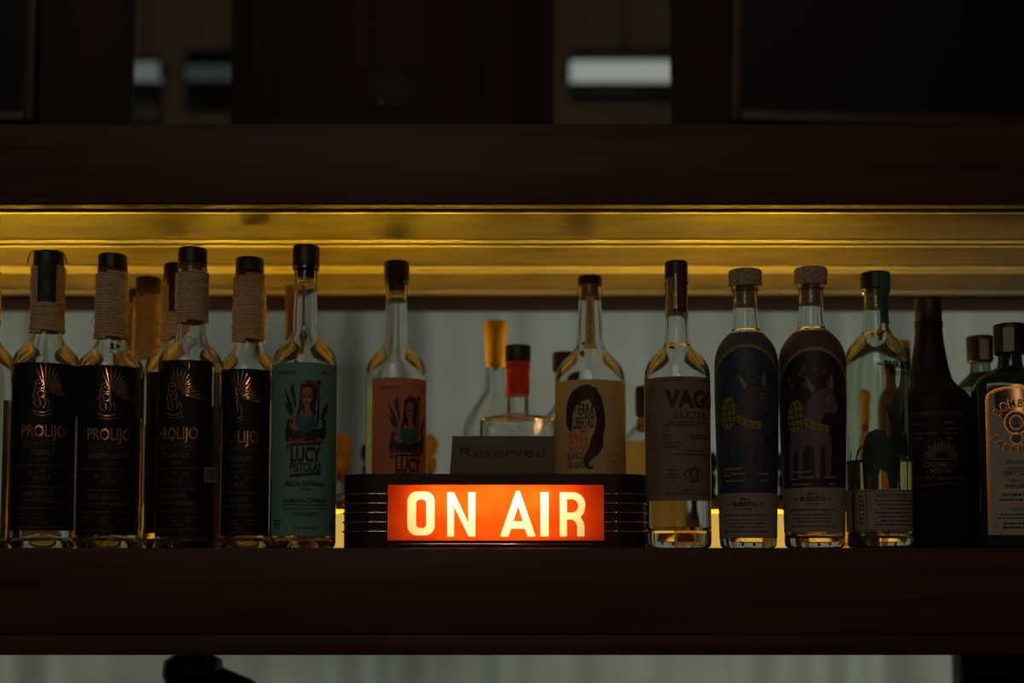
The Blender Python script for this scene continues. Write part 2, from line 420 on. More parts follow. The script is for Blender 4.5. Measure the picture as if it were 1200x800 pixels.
    def rope(self, row0, row1, turns, hw0=None, hw1=None, seed=0):
        rnd = random.Random(seed); pts, rad = [], []; N = turns * 22
        zz0, zz1 = self.z(row0), self.z(row1); pitch = abs(zz1 - zz0) / turns
        for k in range(N + 1):
            f = k / N; a = 2 * math.pi * turns * f; z = zz0 + (zz1 - zz0) * f; z += pitch * .10 * math.sin(a * .37 + seed) * math.sin(a + seed * 2)
            base = self.r(z) if hw0 is None else self.m(hw0 + (hw1 - hw0) * f)
            r = base + pitch * .36 + .0003 * math.sin(a * 2.3 + seed)
            pts.append((math.sin(a) * r, -math.cos(a) * r, z)); rad.append(pitch * .62 * (1 + .12 * math.sin(k * 2.2)))
        o = tube('rope_wrap', pts, rad, 'rope', self.root, 6)
        return o
    def fibre(self, row, side, n=4, seed=1):
        """loose ends of cord"""
        rnd = random.Random(seed); bmv = []
        for i in range(n):
            z = self.z(row + rnd.uniform(-6, 6)); r = self.r(z) + .002; a = side * (math.pi / 2) + self.psi + rnd.uniform(-.3, .3); pts = []
            for k in range(5):
                q = r + k * .0012; pts.append((math.sin(a + k * .06) * q, -math.cos(a + k * .06) * q, z - k * k * .0004 * rnd.uniform(.5, 1.6) + k * .0006))
            tube('loose_fibre', pts, .00022, 'rope', self.root, 4)

# ------------------------------------------------------------------ the setting
floor = box('floor', -3, 3, -4.2, 4.6, -1.40, -1.36, 'floor', None, 0); tag(floor, kind='structure')
xw = 1.05                                   # half length of the shelves
# lower shelf
SH0 = empty('bar_shelf'); tag(SH0, 'dark walnut shelf carrying the row of bottles and the lit sign', 'shelf', 'back bar shelves')
zf0, zm0 = zrow(742, 0), zrow(768, 0)
YB = .57                                    # rear edge of the shelves
box('fascia', -xw, xw, 0, .026, zf0, 0, 'wood', SH0, .0012)
box('shelf_board', -xw, xw, .026, YB, -.030, -.0004, 'wood', SH0, .001)
box('edge_molding', -xw, xw, .004, .022, zm0, zf0, 'wood', SH0, .003)
box('back_rail', -xw, xw, .458, .540, .0520, zrow(585, .458), 'brown_rail', SH0, .0012)
box('back_stop', -xw, xw, .515, .540, -.0004, .0520, 'wood', SH0, .0008)
box('support_panel', at(1127, 785, .50).x, xw - .001, .50, .54, -.459, -.030, 'wood', SH0, .001)
box('ledge', -xw, xw, .026, .060, zm0 + .004, zm0 + .012, 'wood', SH0, .001)
# light bar along the rear of the lower shelf
x_led = at(1048, 600, .48).x
LB = empty('light_bar'); tag(LB, 'warm glowing light bar lying along the rear of the bottle shelf', 'light')
box('housing', -xw, x_led, .448, .514, 0, .0430, 'dark_metal', LB, .0006)
box('diffuser', -xw, x_led, .440, .4475, .0006, .0500, 'diffuser', LB, .0006)
box('led_strip', -xw, x_led, .458, .474, .0430, .0440, 'led', LB, 0)
# upper shelf
zu = zrow(238, 0); zut = zrow(145, 0)
SH1 = empty('bar_shelf'); tag(SH1, 'dark walnut shelf overhead with a brass lined underside', 'shelf', 'back bar shelves')
box('fascia', -xw, xw, 0, .022, zu, zut, 'wood', SH1, .0012)
box('edge_trim', -xw, xw, .002, .013, zu - .0015, zu, 'brass_plank', SH1, .0004)
box('shelf_board', -xw, xw, .022, YB, zu + .010, zut - .004, 'wood', SH1, .001)
ye = [1.278, 1.417, 1.551, 1.700]
for i in range(3):
    y0, y1 = ye[i] - 1.25 + (.0032, .0055, .0030)[i], ye[i + 1] - 1.25 - (.0055, .0030, .0)[i]
    p = box('plank', -xw, xw, y0, y1, zu, zu + .0096, 'brass_plank', SH1, .0012)
    for (ya, yb) in ((y1 - (.0135, .020, .030)[i], y1 + .0004), (y0 - .0004, y0 + (.006, .009, .013)[i])):
        box('edge_glint', -xw, xw, ya, yb, zu - .0012, zu + .002, 'brass_glint', p, .0005)  # pale flat strips draw the bright lines along the plank edges
box('back_rail', -xw, xw, .462, YB, zu - .002, zu + .0098, 'brown_rail', SH1, .001)
# uprights at both ends, standing on the floor
for i, xx in enumerate((-xw, xw)):
    u = box('shelf_upright', min(xx, xx * 1.05), max(xx, xx * 1.05), .0, YB, -1.36, 1.25, 'wood', None, .002)
    tag(u, 'dark wooden upright closing the far end of the back bar, ' + ('by the wrapped neck bottles' if i == 0 else 'by the blue gin bottle'), 'upright')
# dark panelled wall above the upper shelf with two openings
YW = .60
WB = empty('wall_back', (0, 0, 0)); tag(WB, kind='structure')
def wx(px, row=70): return at(px, row, YW).x
for (p0, p1) in ((-260, 154), (271, 649), (787, 1460)):
    box('panel', wx(p0), wx(p1), YW, YW + .018, zut - .02, 1.35, 'wood_panel', WB, .001)
box('sill_rail', -xw * 1.05, xw * 1.05, YW - .012, YW + .03, zut - .05, zut + .01, 'wood_panel', WB, .001)
# framed boards hung on the panels
def framed(px0, px1, row_b, tilt, label, wpx=12):
    Y = YW - .022; a = at(px0, row_b, Y); b = at(px1, row_b, Y); wd = b.x - a.x; fw = wpx / pxm(Y, .6); H = .62
    e = empty('framed_board', (a.x, Y, a.z)); e.rotation_euler = (0, tilt, 0); tag(e, label, 'framed board', 'framed boards above the upper shelf')
    box('backing', fw * .6, wd - fw * .6, .004, .016, fw * .6, H - fw * .6, 'board_black', e, .0005)
    for (x0, x1, z0, z1) in ((0, fw, 0, H), (wd - fw, wd, 0, H), (fw, wd - fw, 0, fw), (fw, wd - fw, H - fw, H)):
        box('frame_rail', x0, x1, 0, .020, z0, z1, 'frame_wood', e, .0015)
framed(-190, 38, 140, 0.0, 'dark board in a brown wooden frame hung beside the opening with two short tubes', 11)
framed(857, 1290, 140, .026, 'wide black board in a brown wooden frame tilted slightly on the panelled wall', 13)
# little card on a stem standing on the upper shelf
cb = at(461, 145, .30); cd = empty('card_holder', (cb.x, .30, zut - .004)); tag(cd, 'small dark card on a thin metal stem standing on the upper shelf', 'card holder')
loft('foot', [(0, .028, .028, 2), (.003, .027, .027, 2), (.005, .008, .008, 2)], 'dark_metal', cd, 24)
tube('stem', [(0.001, 0, .004), (0.001, 0, at(461, 118, .30).z - zut)], .0016, 'dark_metal', cd, 8)
k = 1 / pxm(.30, .6); z0 = at(461, 122, .30).z - zut
box('card', -30 * k, 28 * k, -.001, .001, z0, z0 + 46 * k, 'label_black', cd, .0003)
box('red_mark', 3 * k, 17 * k, -.0022, -.0011, z0 + 1 * k, z0 + 9 * k, 'dim_red', cd, 0)
box('yellow_mark', -18 * k, -11 * k, -.0022, -.0011, z0 + 2 * k, z0 + 9 * k, 'brown_rail', cd, 0)
# curtain hanging behind the shelves
YC = .80
vs, fs = [], []; nx, nz = 420, 8; x0c = -1.45; x1c = 1.45
rnd = random.Random(3); ph = [rnd.uniform(0, 6.28) for _ in range(6)]
for j in range(nz + 1):
    z = -1.30 + (zut + .02 + 1.30) * j / nz
    for i in range(nx + 1):
        x = x0c + (x1c - x0c) * i / nx
        y = YC + .016 * math.sin(x * 41 + 1.8 * math.sin(x * 9 + ph[0])) + .014 * math.sin(x * 19 + ph[1]) + .003 * math.sin(x * 81 + ph[2] + .5 * math.sin(x * 13))
        vs.append((x, y, z))
for j in range(nz):
    for i in range(nx):
        q = j * (nx + 1) + i; fs.append((q, q + 1, q + nx + 2, q + nx + 1))
me = bpy.data.meshes.new('curtain'); me.from_pydata(vs, [], fs)
cu = empty('curtain', (0, 0, 0)); tag(cu, 'pale grey green curtain in soft folds hanging behind the bottle shelf', 'curtain')
link('fabric', me, 'curtain', cu)
tube('rail', [(-1.45, YC, zut + .022), (1.45, YC, zut + .022)], .008, 'dark_metal', cu, 10)
dp = box('wall_right', 1.46, 1.9, YC - .02, YC + .02, -1.36, zut + .3, 'wood_panel', None, .002); tag(dp, kind='structure')
dp2 = box('wall_left', -1.9, -1.46, YC - .02, YC + .02, -1.36, zut + .3, 'wood_panel', None, .002); tag(dp2, kind='structure')
# room beyond, seen through the openings
rw = box('wall_rear', -3, 3, 4.30, 4.36, -1.36, 3.2, 'rear_wall', None, 0); tag(rw, kind='structure')
def tube_light(px0, px1, r0, r1, Y, tm, label, d0, d1, ext=(0, 0)):
    a, b = at(px0, r1, Y), at(px1, r0, Y); x0, x1 = a.x - ext[0], b.x + ext[1]; zc = (a.z + b.z) / 2; rr = (b.z - a.z) / 2
    e = empty('tube_light', (0, Y, zc)); tag(e, label, 'light', 'tube lights in the room beyond')
    pts = [(x0, 0, 0), (x0 + .01, 0, 0), (x1 - .01, 0, 0), (x1, 0, 0)]
    tube('tube', pts, [rr * .8, rr, rr, rr * .8], tm, e, 18)
    box('end_cap', x0 - .02, x0, -rr * .6, rr * .6, -rr * .6, rr * .6, 'dark_metal', e, .003)
    box('end_cap', x1, x1 + .02, -rr * .6, rr * .6, -rr * .6, rr * .6, 'dark_metal', e, .003)
    up = at(600, d0, Y).z - zc; dn = at(600, d1, Y).z - zc
    box('upper_reflector', x0, x1, -.02, rr * 1.3, rr * 1.02, up, 'lamp', e, .004)
    box('lower_housing', x0, x1, -.02, rr * 1.3, dn, -rr * 1.02, 'lamp', e, .004)
    tube('hanger', [(x0 + .2, rr, up - .01), (x0 + .2, rr, 3.2 - zc)], .006, 'dark_metal', e, 6)
    tube('hanger', [(x1 - .06, rr, up - .01), (x1 - .06, rr, 3.2 - zc)], .006, 'dark_metal', e, 6)
tube_light(668, 787, 72, 98, 3.0, 'tube', 'bright white fluorescent tube in a dark housing beyond the wall opening', 60, 114, (0, .5))
tube_light(154, 188, 74, 97, 3.0, 'tube_mid', 'softly lit fluorescent tube end in a dark housing beyond the wall opening', 68, 145, (.5, 0))
tube_light(218, 271, 77, 96, 3.2, 'tube_dim', 'barely lit fluorescent tube in a dark housing beyond the wall opening', 60, 128, (0, .5))
tb_ = empty('added_table'); tag(tb_, 'added dark table hidden behind the curtain to carry the shading crate', 'table')  # unseen table, added only to hold up the crate that shades the curtain
box('table_top', -.62, -.06, .90, 1.25, -.125, -.095, 'wood', tb_, .002)
for lx in (-.60, -.10):
    for ly in (.92, 1.21): box('leg', lx, lx + .025, ly, ly + .025, -1.36, -.125, 'wood', tb_, .001)
cr_ = empty('shadow_crate'); tag(cr_, 'added dark crate hidden behind the curtain to shade a patch of it', 'crate')  # unseen crate, added to block light and darken part of the curtain
box('body', -.43, -.245, .93, 1.15, -.095, .30, 'wood', cr_, .002); box('lid', -.435, -.24, .925, 1.155, .30, .32, 'wood', cr_, .002)
cr = box('ceiling', -3, 3, .7, 4.36, 3.2, 3.24, 'rear_wall', None, 0); tag(cr, kind='structure')
# counter below and the dark lamp standing on it
ct = empty('bar_counter'); tag(ct, 'dark wooden back counter below the bottle shelf', 'counter')
box('worktop', -xw + .002, xw - .002, -.02, .56, -.50, -.46, 'wood', ct, .002); box('cabinet_body', -xw + .002, xw - .002, .0, .56, -1.36, -.50, 'wood_panel', ct, .002)
J = at(226, 800, .30); jg = empty('dark_jug', (J.x, .30, -.46)); tag(jg, 'black round topped jug with a thick sloping spout under the bottle shelf', 'jug')
k = 1 / pxm(.30, -.1); zt = at(226, 766, .30).z + .46; R0 = 36 * k
loft('body', [(0, R0 * 1.2, R0 * 1.2, 2), (.01, R0 * 1.3, R0 * 1.3, 2), (.10, R0 * 1.45, R0 * 1.45, 2), (.20, R0 * 1.2, R0 * 1.2, 2), (zt - .07, R0 * .78, R0 * .78, 2),
              (zt - .045, R0 * .80, R0 * .80, 2), (zt - .025, R0 * .98, R0 * .98, 2), (zt - .008, R0 * .92, R0 * .92, 2), (zt, R0 * .6, R0 * .6, 2), (zt + .003, 0, 0, 2)], 'lamp', jg, 40)
tube('spout', [((x - 226) * k, 0, zt - (y - 766) * k) for x, y in ((228, 830), (245, 806), (278, 822), (310, 842), (330, 860))], [34 * k, 33 * k, 31 * k, 28 * k, 24 * k], 'lamp', jg, 18)

# ------------------------------------------------------------------ the lit sign
YS = .030
SG = empty('lit_sign', (0, 0, 0)); tag(SG, 'lit orange ON AIR sign in a dark streamlined housing with chrome bands', 'sign')
sx0, sx1 = at(403, 600, YS + .03).x, at(757, 600, YS + .03).x; sz1 = zrow(555, YS); SD = .082; scx = (sx0 + sx1) / 2; shw = (sx1 - sx0) / 2
ph0, ph1 = at(454, 600, YS).x, at(708, 600, YS).x; pz0, pz1 = zrow(634, YS), zrow(567, YS)
def plan(hw, y0, y1, r, n=10):
    """rounded plan outline, counter-clockwise from front left, split so that the front face spans the panel"""
    pts = []
    for (cx_, cy_, t0) in ((scx - hw + r, y0 + r, 180), (scx + hw - r, y0 + r, 270), (scx + hw - r, y1 - r * .5, 0), (scx - hw + r, y1 - r * .5, 90)):
        rx = r; ry = r if cy_ < (y0 + y1) / 2 else r * .5
        for k in range(n + 1):
            t = math.radians(t0 + 90 * k / n); pts.append((cx_ + rx * math.cos(t), cy_ + ry * math.sin(t)))
    return pts
def shell(name, outline, z0, z1, mt, parent, bev=.003):
    bm = bmesh.new(); n = len(outline); b = [bm.verts.new((x, y, z0)) for x, y in outline]; t = [bm.verts.new((x, y, z1)) for x, y in outline]
    bm.faces.new(b[::-1]); top = bm.faces.new(t)
    for i in range(n): bm.faces.new((b[i], b[(i + 1) % n], t[(i + 1) % n], t[i]))
    if bev: bmesh.ops.bevel(bm, geom=list(top.edges), offset=bev, segments=3, affect='EDGES', profile=.5)
    return link(name, bmesh_to(bm, name), mt, parent, True, 40)
# housing with a window: cap slab, base slab, two end blocks and a back
rc = .034
out = plan(shw, YS, YS + SD, rc)
shell('housing_top', out, pz1, sz1, 'sign_body', SG, .007)
shell('housing_base', plan(shw, YS, YS + SD, rc), 0, pz0, 'sign_body', SG, .0005)
def end_block(side):
    full = plan(shw, YS, YS + SD, rc)
    xe = ph0 if side < 0 else ph1
    pts = [(min(x, xe), y) if side < 0 else (max(x, xe), y) for x, y in full]
    cl = []
    for p in pts:
        if not cl or (Vector(p) - Vector(cl[-1])).length > 1e-5: cl.append(p)
    if (Vector(cl[0]) - Vector(cl[-1])).length < 1e-5: cl.pop()
    return shell('end_block', cl, pz0, pz1, 'sign_body', SG, 0)
end_block(-1); end_block(1)
box('back_panel', ph0, ph1, YS + SD - .004, YS + SD, pz0, pz1, 'sign_inner', SG, 0)
box('inner_floor', ph0, ph1, YS + .006, YS + SD - .004, pz0, pz0 + .001, 'sign_inner', SG, 0)
# chrome bands round both ends
for rowb in (578.5, 589.5, 600.5, 611.5, 622.5):
    zb = zrow(rowb, YS)
    for side in (-1, 1):
        o2 = plan(shw + .0009, YS - .0009, YS + SD, rc + .0009, 14); n = 15
        seg_ = o2[0:n] if side < 0 else o2[n:2 * n]
        xe = (ph0 - .0012) if side < 0 else (ph1 + .0012)
        path = ([(seg_[0][0], YS + SD * .75, zb)] + [(x, y, zb) for x, y in seg_] + [(xe, YS - .0009, zb)]) if side < 0 else ([(xe, YS - .0009, zb)] + [(x, y, zb) for x, y in seg_] + [(seg_[-1][0], YS + SD * .75, zb)])
        tube('chrome_band', path, .0010, 'chrome', SG, 8)
        xs_ = xe + (-.0115 if side < 0 else .0115)
        loft('band_stud', [(-.0012, .0016, .0012, 2), (0, .0021, .0016, 2), (.0012, .0016, .0012, 2)], 'chrome', SG, 10).location = (xs_, YS - .0013, zb)
# orange window with cream letters set into it
def rr(x0, x1, y0, y1, r, n=6):
    P = []
    for (cx_, cy_, t0) in ((x1 - r, y1 - r, 0), (x0 + r, y1 - r, 90), (x0 + r, y0 + r, 180), (x1 - r, y0 + r, 270)):
        for k in range(n + 1): t = math.radians(t0 + 90 * k / n); P.append((cx_ + r * math.cos(t), cy_ + r * math.sin(t)))
    return P
bowl = lambda cx_, cy_, rx, ry, n=12: [(cx_ + rx * math.sin(math.pi * k / n), cy_ - ry * math.cos(math.pi * k / n)) for k in range(n + 1)]
letters = {
 'O': [rr(275, 376, 112, 275, 36), rr(308, 345, 142, 247, 14)],
 'N': [[(423, 279), (423, 115), (448, 115), (501, 228), (501, 115), (527, 115), (527, 279), (502, 279), (448, 166), (448, 279)]],
 'A': [[(619, 279), (678, 110), (692, 110), (751, 279), (721, 279), (711, 250), (660, 250), (649, 279)], [(668, 222), (703, 222), (686, 165)]],
 'I': [[(768, 115), (799, 115), (799, 279), (768, 279)]],
 'R': [[(840, 115), (890, 115)] + [(890 + 45 * math.sin(t * math.pi / 12), 160 - 45 * math.cos(t * math.pi / 12)) for t in range(1, 8)] + [(930, 190), (918, 208), (928, 224), (932, 242), (932, 279), (904, 279), (904, 242), (898, 224), (886, 216), (867, 216), (867, 279), (840, 279)],
       [(867, 141), (886, 141)] + [(886 + 22 * math.sin(t * math.pi / 10), 165.5 - 24.5 * math.cos(t * math.pi / 10)) for t in range(1, 10)] + [(886, 190), (867, 190)]],
}
def sxy(x, y): q = at(390 + x / 3.158, 540 + y / 3.158, YS); return (q.x, q.z)
def fill2d(name, loops, y, mt, parent):
    c = bpy.data.curves.new(name, 'CURVE'); c.dimensions = '2D'; c.fill_mode = 'BOTH'
    for lp in loops:
        s = c.splines.new('POLY'); s.points.add(len(lp) - 1); s.use_cyclic_u = True
        for p, (x, z) in zip(s.points, lp): p.co = (x, z, 0, 1)
    o = bpy.data.objects.new(name, c); me = bpy.data.meshes.new_from_object(o); bpy.data.objects.remove(o); bpy.data.curves.remove(c)
    for v in me.vertices: v.co = Vector((v.co.x, y, v.co.y))
    return link(name, me, mt, parent, False)
win = [(ph0, pz0), (ph1, pz0), (ph1, pz1), (ph0, pz1)]
allp = [[sxy(*p) for p in lp] for L in letters.values() for lp in L]
pane = fill2d('window_pane', [win] + allp, YS + .0035, 'sign_red', SG)
for ch, L in letters.items():
    fill2d('letter', [[sxy(*p) for p in lp] for lp in L], YS + .0032, 'sign_cream', pane)
for (nm, x0, x1, z0, z1) in (('bezel', ph0 - .001, ph1 + .001, pz1 - .0008, pz1 + .0006), ('bezel', ph0 - .001, ph1 + .001, pz0 - .0006, pz0 + .0008)):
    box(nm, x0, x1, YS - .0006, YS + .003, z0, z1, 'sign_body', SG, .0003)
box('base_lip', at(470, 637, YS).x, at(694, 637, YS).x, YS - .0016, YS, zrow(638.5, YS), zrow(636.5, YS), 'chrome', SG, .0004)
lb = bpy.data.lights.new('sign_lamp', 'AREA'); lb.shape = 'RECTANGLE'; lb.size = .15; lb.size_y = .014; lb.energy = .185; lb.color = (1.0, .72, .36)
lo = bpy.data.objects.new('sign_lamp', lb); COL.objects.link(lo); lo.location = (scx, YS + .034, pz1 - .006); lo.parent = SG
lo.rotation_euler = (math.radians(62), 0, math.radians(180)); lo.rotation_euler = (Vector((scx, YS, pz0 + .018)) - Vector(lo.location)).to_track_quat('-Z', 'X').to_euler()
lo.rotation_euler = (Vector((0, -.036, -.034))).to_track_quat('-Z', 'Y').to_euler()

# reserved sign: wedge standing on the lit sign
RS = empty('reserved_sign', (0, 0, 0)); tag(RS, 'small bronze tent sign reading Reserved on top of the lit sign', 'sign')
YR = YS + .012
a, b = at(527, 555, YR), at(651, 555, YR); tl = at(538, 510, YR + .010); zt = tl.z
bm = bmesh.new(); x0, x1 = a.x, b.x; zb = sz1
pr = [(YR, zb), (YR + .001, zb + .0015), (YR + .0165, zt), (YR + .0195, zt), (YR + .036, zb)]
L = [bm.verts.new((x0 + (.0020 if z > zb + .01 else 0), y, z)) for y, z in pr]; R = [bm.verts.new((x1, y, z)) for y, z in pr]
bm.faces.new(L); bm.faces.new(R[::-1])
for i in range(5): bm.faces.new((L[i], R[i], R[(i + 1) % 5], L[(i + 1) % 5]))
link('plate', bmesh_to(bm, 'plate'), 'reserved', RS, True, 20)
kk = (zt - zb - .0015) / (555 - 510)
def rmap(u, v, lift):
    f = (555 - v) / 45.0; z = zb + .0015 + f * (zt - zb - .0015); y = YR + .001 + f * .0155 - lift
    return Vector((x0 + (u - 527) / (651 - 527) * (x1 - x0), y, z))
p = Print(rmap, 0); p.text('ink_maroon', 'Reserved', 589, 524, 11.5, 101, .004); p.build('lettering', RS, lift0=.0005)

# ------------------------------------------------------------------ mezcal bottles with cord-wrapped necks
def prolijo_art(p, row, name, sub, tall=0):
    """drawn round the word at row; u = 0 is the label centre"""
    p.at(0, row)
    f = ('emblem', 'foil')
    for i in range(13):                                   # feather rays
        t = math.radians(112 - i * 10.2); l = 27 + 6 * math.sin(i * .55 + .4); ox, oy = 1.5, -38
        r0 = 6 + (i % 2) * 3; c, s = math.cos(t), -math.sin(t); nx_, ny_ = -s, c
        m_ = r0 + (l - r0) * .62
        p.poly(f, [(ox + c * r0, oy + s * r0), (ox + c * m_ + nx_ * .9, oy + s * m_ + ny_ * .9), (ox + c * l, oy + s * l), (ox + c * m_ - nx_ * .9, oy + s * m_ - ny_ * .9)])
        if i % 2: p.line(f, [(ox + c * 4, oy + s * 4), (ox + c * 12, oy + s * 12)], [.4, 1.3])
    p.line(f, [(-9, -47), (-11, -42), (-10, -38), (-12.5, -34), (-11.5, -31), (-9.5, -29), (-11, -25), (-9, -21), (-5, -19)], [.8, 1.6, 1.2, 1.8, 1.2, 1.2, 1.6, 1.4, .8])
    p.ring(f, -5.5, -47, 4.2, 4.2, 1.3, 130, 400); p.ell(f, -5.5, -47, 1.3, 1.5, 8); p.ring(f, -4, -35, 3.2, 4.2, 1.2, 0, 330); p.ell(f, -8.5, -36, .9, .7, 8)
    p.line(f, [(-2, -43), (1, -38), (0, -31), (1.5, -24), (-1, -19)], [.6, 1.8, 1.4, 1.6, .8]); p.line(f, [(-7, -30), (-4, -26), (-4, -21)], [.6, 1.6, .8]); p.line(f, [(-9, -42), (-4, -41), (0, -43)], 1.0)
    for i in range(9): p.ell(f, -11 + i * 2.3, -12.5 + 2.2 * math.sin(math.pi * i / 8), .8, n=8)
    p.line(f, [(-13, -17), (-7, -14.2), (0, -14), (7, -17)], 1.4)
    p.line(f, [(3, -30), (6, -24), (4, -18)], [1.5, 1.2, .5])
    p.text(('brand_lettering', 'foil'), 'PROLIJO', 0, 0, 13.5, 50, .020)
    d = ('small_lettering', 'foil_dull'); q = ('fine_print', 'ink_faint')
    p.ring(d, 0, 46, 60, 30, .6, 247, 293); p.ring(d, 0, 55, 60, 30, .6, 247, 293)
    p.text(d, 'MEZCAL ARTESANAL', 0, 18, 4.6, 46, .01, arch=2.2)
    p.text(d, name, 0, 28, 6.6, min(46, len(name) * 4.6), .02); p.text(d, sub, 0, 38, 3.6, 14, .012)
    p.micro(q, -29, 29, 46, 1.8)
    for i, (ux, uv) in enumerate(((-13, 54), (0, 52), (13, 54), (-7, 60), (7, 60), (0, 61))):
        p.ell(q, ux, uv, 2.2, 1.7, 8); p.line(q, [(ux - 3, uv + 2.5), (ux + 3, uv + 2.5)], .8)
    p.micro(q, -27, 27, 70, 1.8); p.text(d, '100% AGAVE', -5, 76, 5, 36, .012); p.micro(q, -22, 0, 85, 2); p.text(d, name, 12, 84, 5, 21, .012)
    p.micro(q, -29, 26, 95, 1.6)
    for ux in (-24, -3, 19): p.micro(q, ux - 6, ux + 7, 102, 1.8); p.micro(q, ux - 5, ux + 5, 106, 2)
    p.text(q, '750 ML', 1, 110, 3.4, 16, .01); p.micro(q, -27, 27, 116, 2)
def cord_bottle(cx, Y, top, label, art=None, a0=0.0, hw=38.5, k=1.0, rope=(14, 82), cap_h=15, fill=None, name='TOBALÁ', sub='JOVEN', word_row=501, lab=(430, 622),
                tagged=None, sh=(84, 138), seed=0, group='bottles with cord wrapped necks', spirit='water', caphw=17):
    """k scales pixel sizes for bottles that stand farther back"""
    nh = 16.2 * k; g = top + cap_h * k
    s0, s1 = top + sh[0] * k, top + sh[1] * k
    prof = [(g, nh * .97), (g + 1, nh * 1.03), (g + 8 * k, nh * 1.03), (g + 10 * k, nh), (s0 - 20 * k, nh * 1.0), (s0, nh * 1.06)] + bez((s0, nh * 1.06), (s1, hw), .42, .62, 12) + [(s1, hw), (s1 + 30, hw), (560, hw), (634, hw)]
    b = Bottle('mezcal_bottle', cx, Y, prof, label, group); b.glass('glass', punt=.012)
    b.liquid(fill or s1 + 70, spirit)
    b.cap(top, g + 2 * k, caphw * k, 'cap_black', g + 20 * k)
    b.rope(top + (rope[0] + 2) * k, top + rope[1] * k, int((rope[1] - rope[0]) / 3.4), nh * 1.03 if False else None, None, seed)
    b.fibre(top + 60 * k, 1, 3, seed + 5); b.fibre(top + 75 * k, -1, 3, seed + 9)
    if lab:
        L = b.label(lab[0], lab[1], a0, 1.12, 'label_black')
        if art:
            p = Print(b.mapper(a0)); prolijo_art(p, word_row, name, sub); p.build('print', L)
    if tagged is not None:
        x0, x1, r0, r1 = tagged; vs, fs = [], []
        aa = b.ang((x0 + x1) / 2, (r0 + r1) / 2); hw_ = (x1 - x0) / 2 / b.rpx(r0 + 10)
        t = b.label(r0, r1, aa, hw_, 'ink', 'neck_tag', .0042, 8, 6)
        p = Print(b.mapper(aa)); 
        for i in range(5): p.rect('tag_teal', -2.2, 2.2, r0 + 22 + i * 3.4, r0 + 23.6 + i * 3.4)
        p.build('tag_print', t, lift0=.0046)
    return b
cord_bottle(-25, .066, 303, 'clear cord necked bottle at the very end of the row, label turned away', None, -1.9, 38.5, fill=470, seed=9)
b1 = cord_bottle(51, .066, 296, 'cord necked bottle with black label and a black tag over the cord', True, -.03, tagged=(47, 63, 311, 356), fill=520, seed=1, rope=(16, 95), sh=(95, 137))
for s in (-1, 1):                                                    # black thread ends over its cap
    zt = b1.z(297); r = b1.m(17.6)
    pts = [(s * r * .5, -r * .75, zt + .0008), (s * r * 1.0, -r * .35, zt + .0012), (s * r * 1.22, -r * .3, zt - .004), (s * r * 1.32, -r * .3, zt - .012)]
    tube('thread_end', pts, .0006, 'ink', b1.root, 5)
cord_bottle(127, .066, 299, 'cord necked bottle with black label, cord reaching down to the shoulder', True, .0, 38, name='MADRECUISHE', word_row=505, lab=(433, 627), fill=490, seed=2, rope=(21, 99), sh=(100, 139), caphw=16.3)
cord_bottle(221.5, .062, 292, 'taller cord necked bottle with glass showing below the cord and a barcode sticker', True, -.42, 37.5, name='PECHUGA', word_row=504, lab=(427, 629), fill=478, seed=3, rope=(27, 87), sh=(100, 142), cap_h=16, caphw=17)
bc = cord_bottle(289.5, .112, 303, 'cord necked bottle with black label next to the teal labelled bottle', True, -.35, 35.5, name='REPOSADO', word_row=508, lab=(437, 628), fill=470, seed=4, rope=(20, 98), sh=(99, 140), spirit='gold_spirit', caphw=16.3)
# the barcode sticker of the tall one
tall = [o for o in bpy.data.objects if o.get('label', '').startswith('taller cord')][0]
# second row
cord_bottle(170, .215, 326, 'shorter cord necked bottle in the second row, seen between two black labels', None, 0, 33, .89, rope=(23, 108), cap_h=13, sh=(105, 146), lab=(462, 622), seed=5, group='second row cord necked bottles', fill=500, spirit='gold_spirit', caphw=16.2)
cord_bottle(203, .150, 310, 'cord necked bottle with a black tag, hiding behind the taller one', None, 0, 35, .93, rope=(26, 96), cap_h=13, sh=(96, 140), lab=(440, 625), seed=6, tagged=(200, 213, 325, 368), group='second row cord necked bottles', fill=500, spirit='gold_spirit', caphw=16.0)
cord_bottle(151, .34, 340, 'cord necked bottle in the third row, only its dark neck showing', None, 0, 30, .80, rope=(22, 100), cap_h=22, sh=(98, 136), lab=(470, 615), seed=7, group='second row cord necked bottles', fill=520)

# barcode sticker on the tall bottle
for o in (tall,):
    class _S: pass
X = tall.location.x; prof_r = .0
# (rebuilt through a light Bottle view that shares the empty)
def sticker(root, Y, hwpx, x, row0, row1, wpx):
    v = _S(); d = depth(Y, zrow(570, Y)); R = hwpx * d / F + .0004; cxr = 600 + F * root.location.x / d; psi = math.atan2(-root.location.x, Y - CY)
    a0 = math.asin((x - cxr) / hwpx)
    def f(u, vv, lift): a = a0 + u / hwpx + psi; return Vector((math.sin(a) * (R + lift), -math.cos(a) * (R + lift), zrow(vv, Y)))
    p = Print(f); p.rect(('sticker', 'grey_paper'), -wpx / 2, wpx / 2, row0, row1)
    for i in range(9): p.rect(('barcode', 'ink'), -wpx / 2 + 1 + i * (wpx - 2) / 9, -wpx / 2 + 1 + (i + .3 + .35 * (i % 2)) * (wpx - 2) / 9, row0 + 2, row1 - 2)
    r = p.build('sticker', root, [('sticker', 'grey_paper'), ('barcode', 'ink')], .0002)
    r[('barcode', 'ink')].parent = r[('sticker', 'grey_paper')]
sticker(tall, .062, 37.5, 246, 549, 566, 19)

